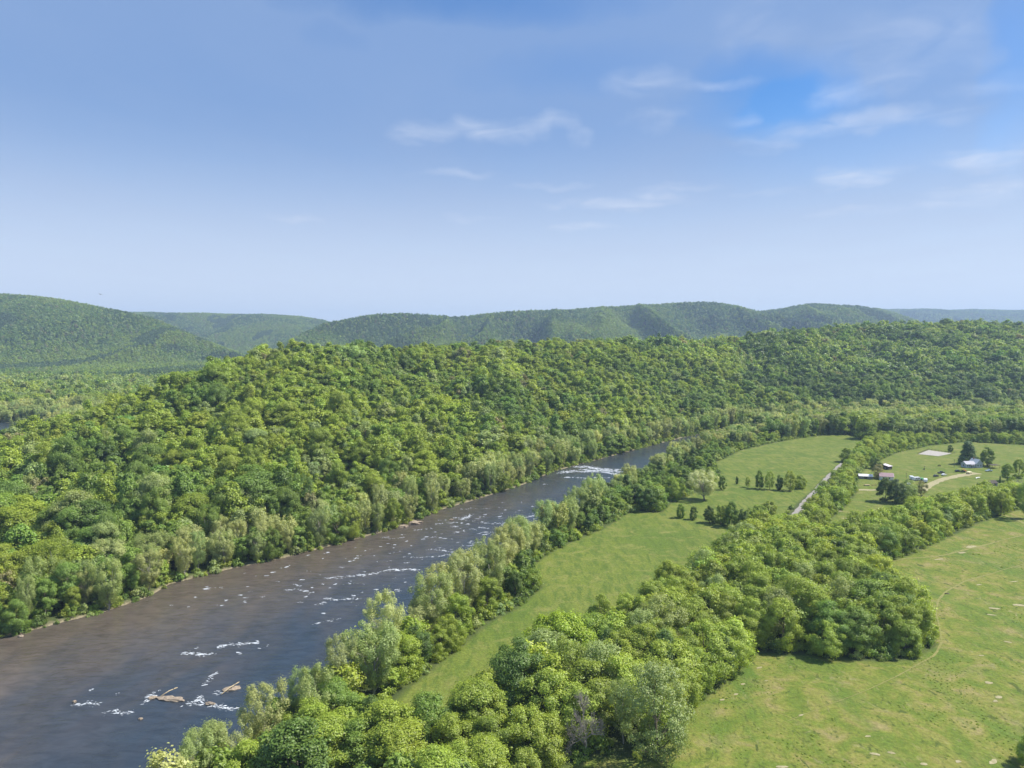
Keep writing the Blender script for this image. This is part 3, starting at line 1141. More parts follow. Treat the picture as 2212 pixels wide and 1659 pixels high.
# ------------------------------------------------------------------ where the trees stand
RNG = np.random.default_rng(4)
PAL = {
    'mid': (.086, .128, .028), 'fresh': (.120, .155, .026), 'yellow': (.132, .168, .030), 'dark': (.056, .088, .022), 'grey': (.132, .164, .070),
    'pale': (.172, .190, .094), 'olive': (.114, .150, .030), 'brown': (.120, .116, .062), 'blue': (.056, .084, .036), 'rust': (.16, .12, .045), 'cream': (.205, .222, .155), 'lime': (.138, .182, .024)}


def tint(base, rng, amt=.11):
    c = np.array(PAL[base]) * 2.42 * np.array((1.05, 1.02, .80))
    v = rng.normal(1, amt)
    h = rng.normal(0, amt * .38)
    return tuple(np.clip(c * v * (1 + h, 1, 1 - h), .012, .6))


def grid_points(x0, x1, y0, y1, sp, rng):
    gx = np.arange(x0, x1, sp)
    gy = np.arange(y0, y1, sp * .9)
    X, Y = np.meshgrid(gx, gy)
    X = X + (np.arange(len(gy)) % 2)[:, None] * sp * .5
    X = X + rng.uniform(-.36, .36, X.shape) * sp
    Y = Y + rng.uniform(-.36, .36, Y.shape) * sp
    return X.ravel(), Y.ravel()


def visible(x, y, z, top, margin=.008):
    """keeps what the land itself does not hide (with room for a step aside)"""
    Ub = np.linspace(-1.05, 1.05, NC)
    slope = (ZZ - H) / YY
    run = np.maximum.accumulate(slope, axis=0)
    ci = np.clip(np.round((x / y + 1.05) / 2.1 * (NC - 1)).astype(int), 0, NC - 1)
    ri = np.clip((np.log(y / 45.) / math.log(11500 / 45.) * (NR - 1)).astype(int) - 1, 0, NR - 1)
    return (z + top - H) / y > run[ri, ci] - margin


LIM = .86
# --- far ridges
rows = []
far_bands = [(1500, 3300, 11.0, 1.0), (3300, 5600, 14.5, 1.28), (5600, 8700, 23.0, 1.75)]
rows_left, rows_far = [], []
for (y0, y1, sp, sc) in far_bands:
    X, Y = grid_points(-LIM * y1, LIM * y1, y0, y1, sp, RNG)
    k = np.abs(X / Y) < LIM
    X, Y = X[k], Y[k]
    Z = terrain(X, Y)
    k = visible(X, Y, Z, 20)
    X, Y, Z = X[k], Y[k], Z[k]
    patchy = fbm(X / 260, Y / 260, 21, 3)
    pines = fbm(X / 150, Y / 330, 77, 3)
    clear = fbm(X / 200, Y / 420, 55, 3)
    for i in range(len(X)):
        r = RNG.random()
        p = patchy[i] + RNG.normal(0, .07)
        base = 'fresh' if p > .60 else 'mid' if p > .44 else 'dark'
        if r < .03:
            base = 'brown'
        elif r < .16:
            base = 'grey'
        elif r < .24:
            base = 'yellow'
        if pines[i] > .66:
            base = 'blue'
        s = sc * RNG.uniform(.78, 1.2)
        row = (X[i], Y[i], Z[i], 'farbroad', s, RNG.uniform(.72, 1.12) * (1 + (sc - 1) * .35), RNG.uniform(0, 6.28), tuple(np.array(tint(base, RNG, .10)) * (.80, .86, .95)))  # blue of the distant haze also put into the crown tint
        (rows_left if (X[i] / Y[i] < U2(620) and Y[i] < 3300) else rows_far).append(row)
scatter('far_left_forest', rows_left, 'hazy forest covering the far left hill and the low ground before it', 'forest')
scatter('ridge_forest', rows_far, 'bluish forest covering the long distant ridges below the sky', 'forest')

# --- the wooded hill, the bottom land and the belts between the fields: one list, nearest become single trees
cand = []          # dict per tree
X, Y = grid_points(-1300, 1350, 130, 1500, 7.35, RNG)
k = np.abs(X / Y) < LIM
X, Y = X[k], Y[k]
OD = open_dist(X, Y)
k = OD > 1.6
X, Y, OD = X[k], Y[k], OD[k]
Z, HL, DRV = terrain(X, Y, True)
k = visible(X, Y, Z, 22)
X, Y, OD, Z, HL, DRV = (a[k] for a in (X, Y, OD, Z, HL, DRV))
bankU = np.interp(X / Y, BANK_U, BANK_Y)
left_side = Y > bankU - 2
dL = line_dist(RIV_L, X, Y)
dR = line_dist(RIV_R, X, Y)
dRoad = line_dist(ROAD, X, Y)
dPast = sdf(PASTURE, X, Y)
patchy = fbm(X / 60, Y / 60, 31, 3)
patch2 = fbm(X / 170, Y / 170, 35, 3)
vn1 = vnoise(X / 22, Y / 22, 41)
for i in range(len(X)):
    x, y = X[i], Y[i]
    U = x / y
    rng = RNG
    r = rng.random()
    p = .65 * patchy[i] + .35 * patch2[i] + rng.normal(0, .075)
    if left_side[i]:
        d = dL[i]
        zone = 'hill'
        kind = 'broadleaf' if r < .54 else 'spire' if r < .92 else 'feathery'
        base = 'yellow' if p > .64 else 'fresh' if p > .47 else 'mid' if p > .30 else 'dark'
        if rng.random() < .015:
            base = 'brown'
        elif rng.random() < .10:
            base = 'grey'
        if U > U2(1600) and y > 900:  # shade of the right-hand hill face put into darker, bluer tree tints
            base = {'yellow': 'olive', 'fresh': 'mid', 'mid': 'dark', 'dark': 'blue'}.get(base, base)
        ht = rng.uniform(11, 20) if rng.random() < .86 else rng.uniform(20, 25)
        ht *= .74 + .52 * vn1[i]
        if kind == 'spire':
            ht *= 1.05
        if d < 26 and y < 1000:
            zone = 'left bank'
            if rng.random() < .50:
                kind, base, ht = 'feathery', ('pale' if rng.random() < .45 else 'grey'), rng.uniform(11, 20)
            else:
                kind, ht = ('broadleaf' if rng.random() < .8 else 'bushy'), rng.uniform(7, 17)
                base = 'fresh' if rng.random() < .4 else 'mid'
        elif y > 1000 and HL[i] < 1 and U < 0:
            zone = 'far bottom'
            if rng.random() < .35:
                base = 'grey'
        elif DRV[i] < 70 and U < U2(330) and y > 600:
            zone, kind, base = 'far bottom', 'feathery', 'grey' if rng.random() < .4 else 'pale'
        wd = rng.uniform(.74, 1.22) if rng.random() < .92 else rng.uniform(1.25, 1.65)
    else:
        d = dR[i]
        wd = rng.uniform(.95, 1.35)
        if d < 42 and dPast[i] > 40 and y < 640:
            zone = 'right bank'
            if d < 2.2:
                continue
            if d < 13 and rng.random() < .62:
                kind, base, ht = 'feathery', ('pale' if rng.random() < .5 else 'grey'), rng.uniform(12, 22)
            elif rng.random() < .2:
                kind, base, ht = 'vine', 'dark', rng.uniform(11, 16)
            else:
                kind, ht = ('broadleaf' if rng.random() < .6 else 'bushy'), rng.uniform(7, 13)
                base = 'mid' if p < .5 else 'fresh'
        elif y > 690 or (y > 560 and U < U2(1620)):
            zone = 'upstream wood'
            kind = 'broadleaf' if r < .5 else 'feathery' if r < .92 else 'bushy'
            if d < 55 and U > U2(1480) and rng.random() < .6:
                kind, r = 'feathery', .6
            base = 'grey' if kind == 'feathery' and r < .8 else ('mid' if p < .52 else 'dark' if p < .6 else 'fresh')
            if kind == 'feathery' and r < .62:
                base = 'grey' if rng.random() < .35 else 'pale'
            ht = rng.uniform(13, 19) * (.72 if d < 40 and y < 725 else 1.1)
        elif dRoad[i] < 17:
            zone = 'road belt'
            kind = 'bushy'
            base = 'olive' if p < .62 else 'yellow'
            ht = rng.uniform(7, 11)
            wd = rng.uniform(.9, 1.15)
        else:
            zone = 'thicket'
            if r < .58:
                kind, base, ht = 'bushy', ('olive' if p < .55 else 'yellow'), rng.uniform(10, 14.5)
            elif r < .78:
                kind, base, ht = 'airy', ('grey' if rng.random() < .6 else 'olive'), rng.uniform(12, 16)
            elif r < .93:
                kind, base, ht = 'broadleaf', ('mid' if p < .5 else 'fresh'), rng.uniform(10, 15)
            else:
                kind, base, ht = 'vine', 'dark', rng.uniform(9, 13)
            if y < 215 and U < U2(1130):
                kind = 'broadleaf' if rng.random() < .7 else 'bushy'
                base = 'fresh' if rng.random() < .6 else ('mid' if rng.random() < .6 else 'yellow')
            if y > 330:
                base = 'yellow' if p > .47 else base
                ht *= .86
    if zone in ('thicket', 'right bank'):
        if y < 240 and kind != 'feathery':
            ht *= 1.18
            wd *= 1.08
        if OD[i] < 5 and kind != 'feathery':
            ht *= .74
        if y > 430:
            ht *= .74
    cand.append(dict(x=x, y=y, z=Z[i], kind=kind, base=base, ht=ht, wd=wd, zone=zone, edge=OD[i]))

print('tree candidates', len(cand))

# single trees set by hand: (u, v of the base, kind, height, width factor, colour, label)
HAND = [
    (1520, 1080, 'feathery', 18, 1.75, 'cream', 'lone pale cream blossoming tree with round crown standing in the middle of the meadow'),
    (1560, 1058, 'broadleaf', 9, .8, 'mid', 'small green round tree just behind the lone pale cream meadow tree'),
    (1400, 1104, 'broadleaf', 13, 1.05, 'dark', 'dark green round tree at the meadow corner between pale meadow tree and riverbank'),
    (1452, 1080, 'bushy', 14, 1.1, 'fresh', 'yellow-green bushy tree behind the dark tree at the meadow corner'),
    (1470, 1118, 'bushy', 8, .7, 'mid', 'taller of two small bushy trees standing in front of the lone pale meadow tree'),
    (1498, 1121, 'bushy', 7, .8, 'dark', 'shorter darker of two small bushy trees in front of the lone pale meadow tree'),
    (1592, 1045, 'vine', 5.5, .7, 'dark', 'tiny dark column shaped tree alone beside the row of meadow trees'),
    (1615, 1052, 'airy', 7, .8, 'olive', 'thin sparse sapling at the open end of the meadow tree row'),
    (1640, 1055, 'broadleaf', 12, .7, 'mid', 'slim green tree, first tall one from the open end of the meadow tree row'),
    (1662, 1056, 'airy', 12, .9, 'olive', 'sparse tree with visible limbs in the middle of the meadow tree row'),
    (1684, 1057, 'vine', 10, .9, 'dark', 'dark narrow tree between two sparse trees of the meadow tree row'),
    (1706, 1058, 'airy', 13, 1.1, 'olive', 'tall sparse tree closest to the hedge in the meadow tree row'),
    (1532, 1128, 'broadleaf', 9, .9, 'dark', 'dark low tree at the open end of the tree row crossing the lower meadow'),
    (1556, 1131, 'bushy', 10, .9, 'mid', 'second tree from the open end of the row crossing the lower meadow'),
    (1580, 1136, 'broadleaf', 13, .85, 'mid', 'tallest tree of the row crossing the lower meadow'),
    (432, 1745, 'feathery', 16, 1.0, 'grey', 'pale grey-green feathery tree at the lowest visible end of the meadow side riverbank'),
    (505, 1700, 'feathery', 15, .9, 'pale', 'small pale feathery tree rising over the river edge at the bottom of the frame'),
    (572, 1652, 'feathery', 19, 1.0, 'pale', 'tall pale feathery tree hiding the end of the near rapids'),
    (655, 1580, 'feathery', 16, .9, 'grey', 'grey-green feathery tree just upstream of the near rapids on the meadow side'),
    (735, 1518, 'feathery', 18, .95, 'pale', 'slender pale feathery tree at the waterside opposite the near tip of the meadow'),
    (832, 1442, 'feathery', 22, 1.1, 'pale', 'large pale feathery tree at the waterside, downstream of the pale pair'),
    (945, 1362, 'feathery', 22, 1.0, 'pale', 'downstream tree of the tall pale feathery pair standing above the dense bank trees'),
    (1005, 1330, 'feathery', 23, 1.15, 'pale', 'upstream and tallest tree of the pale feathery pair beside the bulge of the meadow edge'),
    (1568, 1126, 'airy', 9, 1.1, 'olive', 'sparse olive tree behind the row crossing the lower meadow'),
    (1622, 1136, 'bushy', 10, 1.2, 'fresh', 'fresh green bushy tree where the lower meadow row joins the roadside hedge'),
    (1642, 1126, 'bushy', 9, 1.2, 'olive', 'olive bushy tree beside the roadside hedge behind the lower meadow row'),
    (1660, 1112, 'bushy', 8, 1.2, 'yellow', 'yellow-green bush tree bulging from the roadside hedge into the meadow'),
    (1728, 1052, 'bushy', 9, 1.2, 'olive', 'olive bushy tree filling the gap between the meadow row and the hedge'),
    (1604, 1142, 'vine', 11, .9, 'dark', 'dark slender tree where the row crossing the lower meadow meets the thicket'),
    (2090, 1003, 'conifer', 18, 1.4, 'blue', 'tall dark blue-green conifer standing right behind the grey farmhouse'),
    (2131, 1007, 'broadleaf', 14.5, 1.0, 'mid', 'large round green tree beside the grey farmhouse and its carport'),
    (2052, 976, 'bushy', 6, .8, 'dark', 'small dark bushy tree at the corner of the pale sand arena'),
    (1890, 1013, 'bushy', 8, 1.3, 'dark', 'broad low dark tree behind the small white roofed shed'),
    (1897, 1033, 'airy', 10, 1.35, 'brown', 'brownish half bare tree between the long pale shed and the maroon roofed barn'),
    (1912, 1082, 'broadleaf', 14, 1.0, 'dark', 'big dark tree in front of the barn, on the side towards the lower path'),
    (1936, 1086, 'broadleaf', 14, 1.0, 'blue', 'big dark green tree in front of the barn, middle one of the farmyard clump'),
    (1962, 1084, 'airy', 13, 1.2, 'grey', 'grey sparse tree of the farmyard clump beside the parked trailers'),
    (1990, 1072, 'airy', 9, 1.2, 'brown', 'brown leafless looking tree beside the bend of the farm driveway'),
    (2111, 1058, 'conifer', 4.6, .9, 'blue', 'small dark cone shaped cedar beyond the farm driveway, near the grey brush'),
    (2160, 1044, 'conifer', 5, .5, 'dark', 'tiny dark cedar at the edge of the farm field above the grey brush'),
    (2176, 1040, 'broadleaf', 12, 1.0, 'olive', 'olive round tree at the far edge of the farmyard lawn'),
    (2200, 1032, 'broadleaf', 13, 1.0, 'fresh', 'yellow-green round tree behind the farmyard lawn at the frame edge'),
    (2215, 1122, 'feathery', 20, .8, 'mid', 'tall thin tree at the top corner of the pasture casting a long shadow'),
    (2162, 1116, 'broadleaf', 13, .9, 'fresh', 'bright green tree where the thicket meets the upper corner of the pasture'),
    (1214, 1446, 'maple', 16, 1.1, 'lime', 'bright yellow-green broad tree at the meadow end of the thicket'),
    (1118, 1560, 'broadleaf', 21, 1.12, 'dark', 'largest dark green dense tree at the near end of the meadow'),
    (1300, 1385, 'broadleaf', 15, .8, 'fresh', 'fresh green tree bulging out into the meadow beside a dark ivy tree'),
    (1276, 1378, 'vine', 10, 1.0, 'dark', 'dark ivy covered tree beneath the fresh green one at the meadow edge'),
    (1345, 1610, 'feathery', 15, .85, 'grey', 'tall grey-green tree beside the leafless grey tree'),
    (1415, 1646, 'airy', 22, 1.15, 'grey', 'tall grey-green airy tree at the pasture corner with thin upright trunk'),
    (2232, 1655, 'bushy', 7, 1.2, 'olive', 'olive bush cut by the frame edge in the lowest corner of the pasture'),
    (1690, 1400, 'bushy', 15, 1.0, 'yellow', 'yellowish tall bushy tree above the shaded notch of the pasture'),
    (1990, 1392, 'broadleaf', 12, .9, 'fresh', 'fresh green rounded tree at the tip of the thicket by the dirt path'),
]
hand_xy = np.array([P(h[0], h[1]) for h in HAND])
hand_r = np.array([6.0 if h[2] in ('maple',) or h[3] > 18 else 3.6 for h in HAND])
dead_xy = np.array([P(1262, 1632), P(2192, 1062)])

cx = np.array([c['x'] for c in cand]); cy = np.array([c['y'] for c in cand])
keep = np.ones(len(cand), bool)
for (hx, hy), rr in zip(np.vstack([hand_xy, dead_xy]), list(hand_r) + [5.5, 4]):
    keep &= np.hypot(cx - hx, cy - hy) > rr
for (hx, hy), wq, dq in [(dead_xy[0], 9.0, 22), (P(1415, 1646), 6.0, 20), (P(1345, 1610), 3.5, 14), (P(1212, 1450), 7, 9), (P(1118, 1560), 5, 8)]:
    lat = cx - hx * (cy / hy)
    keep &= ~((np.abs(lat) < wq) & (cy < hy) & (cy > hy - dq))
# big crowns near the camera stand wider apart
thin = np.array([c['y'] < 260 and c['zone'] == 'thicket' for c in cand]) & (RNG.random(len(cand)) < .22)
keep &= ~thin
cand = [c for c, kk in zip(cand, keep) if kk]

# --- which of them show largest
def proj(x, y, z):
    dx, dz = x, z - H
    dep = y * CA - dz * SA
    up = y * SA + dz * CA
    return 1106 + 1522 * dx / dep, 829.5 - 1522 * up / dep, dep


# coverage test: how much of each crown shows past the trees nearer than it
inview = []
for c in cand:
    u0, v0, d0 = proj(c['x'], c['y'], c['z'] + c['ht'] * .97)
    u1, v1, d1 = proj(c['x'], c['y'], c['z'] + c['ht'] * .45)
    c['dist'] = d0
    c['inview'] = (-20 < u0 < 2232) and v0 < 1640
    c['vis'] = 0
GRIDW, GRIDH = 554, 416
occ = np.zeros((GRIDH, GRIDW), bool)
NSINGLE = 300 - len(HAND)
for c in sorted([c for c in cand if c['inview'] and c['dist'] < 700] +
                [dict(x=hand_xy[i][0], y=hand_xy[i][1], z=0, ht=h[3], wd=h[4], kind=h[2], dist=hand_xy[i][1], hand=True) for i, h in enumerate(HAND)], key=lambda c: c['dist']):
    uc, vt, d = proj(c['x'], c['y'], c['z'] + c['ht'])
    _, vb, _ = proj(c['x'], c['y'], c['z'] + c['ht'] * .12)
    hw = .30 * c['ht'] * c['wd'] * 1522 / d
    a0, a1 = int(max(0, (uc - hw) / 4)), int(min(GRIDW, (uc + hw) / 4 + 1))
    b0, b1 = int(max(0, vt / 4)), int(min(GRIDH, vb / 4 + 1))
    if a1 <= a0 or b1 <= b0:
        continue
    blk = occ[b0:b1, a0:a1]
    c['vis'] = int((~blk).sum()) * 16
    sh = (b1 - b0)
    occ[b0 + sh // 10:b1, a0:a1] = True
singles = sorted([c for c in cand if c['vis'] > 0], key=lambda c: -c['vis'])[:NSINGLE]
sid = {id(c) for c in singles}
print('single trees', len(singles), 'smallest visible px', singles[-1]['vis'] if singles else 0)

rest = {}
lodkind = {'broadleaf': 'broadleaf', 'spire': 'spire', 'feathery': 'feathery', 'bushy': 'bushy', 'airy': 'feathery', 'vine': 'spire', 'maple': 'broadleaf'}
for c in cand:
    if id(c) in sid:
        continue
    k = lodkind[c['kind']]
    far = c['dist'] > 1050
    if far:
        k = 'farbroad' if k in ('broadleaf', 'bushy', 'spire') else k
    h0 = LOD[k][0][1]
    sz = c['ht'] / h0
    sx = sz * c['wd'] * (1.06 if c['zone'] == 'hill' else 1.0)
    if c['base'] == 'brown' and RNG.random() < .35:
        k = 'bare'
    key = {'hill': 'hillside_forest', 'left bank': 'left_riverbank_woods', 'right bank': 'right_riverbank_woods', 'far bottom': 'bottomland_forest',
           'upstream wood': 'upstream_woods', 'road belt': 'roadside_woods', 'thicket': 'thicket_woods'}[c['zone']]
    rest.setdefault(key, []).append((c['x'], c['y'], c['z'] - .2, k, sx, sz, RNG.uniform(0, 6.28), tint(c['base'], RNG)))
LBL = {'hillside_forest': 'dense green forest covering the hillside across the river', 'left_riverbank_woods': 'pale grey-green woods lining the bank below the wooded hill',
       'right_riverbank_woods': 'mixed trees filling the strip between the river and the mown meadow', 'bottomland_forest': 'grey-green forest on the low ground behind the hill',
       'upstream_woods': 'greyish woods along the river bend beyond the meadows', 'roadside_woods': 'olive trees hedging both sides of the gravel road',
       'thicket_woods': 'olive and yellow-green trees filling the thicket between meadow and pasture'}
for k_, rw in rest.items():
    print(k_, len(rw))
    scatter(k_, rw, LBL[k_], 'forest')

# --- undergrowth along every edge of the woods
X, Y = grid_points(-480, 560, 125, 760, 3.1, RNG)
k = np.abs(X / Y) < LIM
X, Y = X[k], Y[k]
OD = open_dist(X, Y)
k = (OD > .3) & (OD < 6.5)
X, Y, OD = X[k], Y[k], OD[k]
Z = terrain(X, Y)
rw = []
for i in range(len(X)):
    if RNG.random() < .30:
        continue
    s = RNG.uniform(.45, 1.15) * (.6 if OD[i] < 2 else 1)
    rw.append((X[i], Y[i], Z[i] - .1, 'shrub', s * RNG.uniform(.8, 1.2), s, RNG.uniform(0, 6.28), tint(['mid', 'olive', 'grey', 'dark', 'fresh'][int(RNG.integers(5))], RNG)))
scatter('undergrowth', rw, 'low grey-green brush skirting the edges of the woods', 'brush')
# rough weeds in the pasture
X, Y = grid_points(-20, 520, 128, 420, 1.7, RNG)
k = (X / Y < LIM)
X, Y = X[k], Y[k]
sd = sdf(PASTURE, X, Y)
den = fbm(X / 14, Y / 14, 91, 4)
k = (sd < -1.0) & (den + RNG.normal(0, .05, len(X)) > .61)
X, Y = X[k], Y[k]
Z = terrain(X, Y)
rw = []
for i in range(len(X)):
    s = RNG.uniform(.025, .075) * (2.0 if RNG.random() < .02 else 1)
    rw.append((X[i], Y[i], Z[i] - .05, 'shrub', s * 1.7, s, RNG.uniform(0, 6.28), tint('olive' if RNG.random() < .6 else 'fresh', RNG)))
scatter('pasture_weeds', rw, 'scattered low weed tufts dotting the rough pasture', 'weeds')

# ------------------------------------------------------------------ single trees as things
ORD = ['nearest', 'second nearest', 'third nearest', 'fourth nearest', 'fifth nearest', 'sixth nearest', 'seventh nearest', 'eighth nearest', 'ninth nearest', 'tenth nearest',
       'eleventh nearest', 'twelfth nearest', 'thirteenth nearest', 'fourteenth nearest', 'fifteenth nearest', 'sixteenth nearest', 'seventeenth nearest', 'eighteenth nearest',
       'nineteenth nearest', 'twentieth nearest'] + [f'{t} nearest' for t in ('twenty-first', 'twenty-second', 'twenty-third', 'twenty-fourth', 'twenty-fifth', 'twenty-sixth', 'twenty-seventh', 'twenty-eighth', 'twenty-ninth', 'thirtieth')]
SHAPE = {'broadleaf': ('broadleaf_tree', 'round leafy tree'), 'bushy': ('bushy_tree', 'bushy tree'), 'feathery': ('riverbank_tree', 'feathery pale-limbed tree'), 'maple': ('spreading_tree', 'spreading tree'),
         'vine': ('ivy_tree', 'ivy-clad column tree'), 'airy': ('airy_tree', 'sparse twiggy tree'), 'spire': ('narrow_tree', 'narrow upright tree'), 'conifer': ('conifer_tree', 'conifer')}
CNAME = {'mid': 'mid green', 'fresh': 'fresh green', 'yellow': 'yellow-green', 'dark': 'dark green', 'grey': 'grey-green', 'pale': 'pale cream-green', 'olive': 'olive', 'brown': 'brownish', 'cream': 'cream', 'lime': 'lime green', 'blue': 'blue-green', 'rust': 'rusty'}
ZPH = {'right bank': 'on the strip between river and meadow', 'thicket': 'in the thicket beside the pasture', 'left bank': 'along the bank below the wooded hill', 'hill': 'on the wooded hillside across the river',
       'road belt': 'beside the gravel road', 'upstream wood': 'in the wood beyond the meadow', 'far bottom': 'on the low ground behind the hill'}
TPL['spire'] = [(c, t, h, r) for c, t, h, r in (make_tree('column', 900 + i, 19, 3.8, 2.5, 36, 6500, .38, .34, 1.0, .3, 5, None, 'spire') + (19, 3.8) for i in range(2))]
PROTO = {}


def plant(kind, ht, wd, col, x, y, label, group=None):
    name, _ = SHAPE[kind]
    v = int(RNG.integers(len(TPL[kind])))
    key = (kind, v)
    crown_me, trunk_me, h0, r0 = TPL[kind][v]
    if key not in PROTO:
        root = bpy.data.objects.new(name, None)
        root.empty_display_size = .5
        cr = bpy.data.objects.new('crown', crown_me)
        tr = bpy.data.objects.new('trunk', trunk_me)
        cr.parent = tr.parent = root
        PROTO[key] = (root, cr, tr)
        first = True
    root, cr, tr = PROTO[key]
    r2, c2, t2 = root.copy(), cr.copy(), tr.copy()
    for o in (r2, c2, t2):
        COL.objects.link(o)
    c2.parent = t2.parent = r2
    r2.location = (x, y, float(terrain(np.array([x]), np.array([y]))[0]) - .15)
    s = ht / h0
    r2.scale = (s * wd, s * wd, s)
    r2.rotation_euler = (0, 0, RNG.uniform(0, 6.28))
    c2['tint'] = [float(q) for q in tint(col, RNG, .08)]
    tag(r2, label, 'tree', group)
    return r2


for i, h in enumerate(HAND):
    u, v, kind, ht, wd, col, lab = h
    plant(kind, ht, wd, col, hand_xy[i][0], hand_xy[i][1], lab)
by = {}
for c in singles:
    mid_h = {'broadleaf': 12, 'bushy': 11, 'feathery': 18, 'airy': 13.5, 'vine': 12, 'spire': 18, 'maple': 13}[c['kind']]
    c['szw'] = 'tall' if c['ht'] > mid_h * 1.1 else 'low' if c['ht'] < mid_h * .86 else 'medium'
    by.setdefault((c['zone'], c['kind'], c['base'], c['szw']), []).append(c)
GRP = {'right bank': 'trees on the strip between river and meadow', 'thicket': 'trees of the thicket beside the pasture', 'left bank': 'trees along the bank below the hill', 'hill': 'trees of the hillside forest front',
       'road belt': 'trees beside the gravel road', 'upstream wood': 'trees of the wood beyond the meadow', 'far bottom': 'trees behind the hill'}
for (zone, kind, base, szw), lst in by.items():
    lst.sort(key=lambda c: c['dist'])
    for j, c in enumerate(lst):
        o = ORD[j] + ' ' if len(lst) > 1 else 'only '
        lab = f"{o}{szw} {CNAME[base]} {SHAPE[kind][1]} {ZPH[zone]}"
        plant(kind, c['ht'], c['wd'], base, c['x'], c['y'], lab, GRP[zone])
# two leafless trees
for (u, v, ht, R, sd_, lab) in [(1262, 1634, 16.5, 5.0, 3, 'leafless grey-brown tree among green trees at the near end of the thicket'),
                                (2192, 1072, 12, 6, 8, 'bare wide branching tree on the brown slope above the pasture corner')]:
    x, y = P(u, v)
    root = link('leafless_tree', None, None, (x, y, float(terrain(np.array([x]), np.array([y]))[0]) - .2))
    tag(root, lab, 'tree')
    me = bare_tree(sd_, ht, R, 'branches', TWIG, 5)
    link('branches', me, root)
    t = MB().tube([(0, 0, -.5), (.1, 0, ht * .15), (0, .1, ht * .34)], [.36, .29, .22], 8)
    t.link('trunk', BARK, root, True)

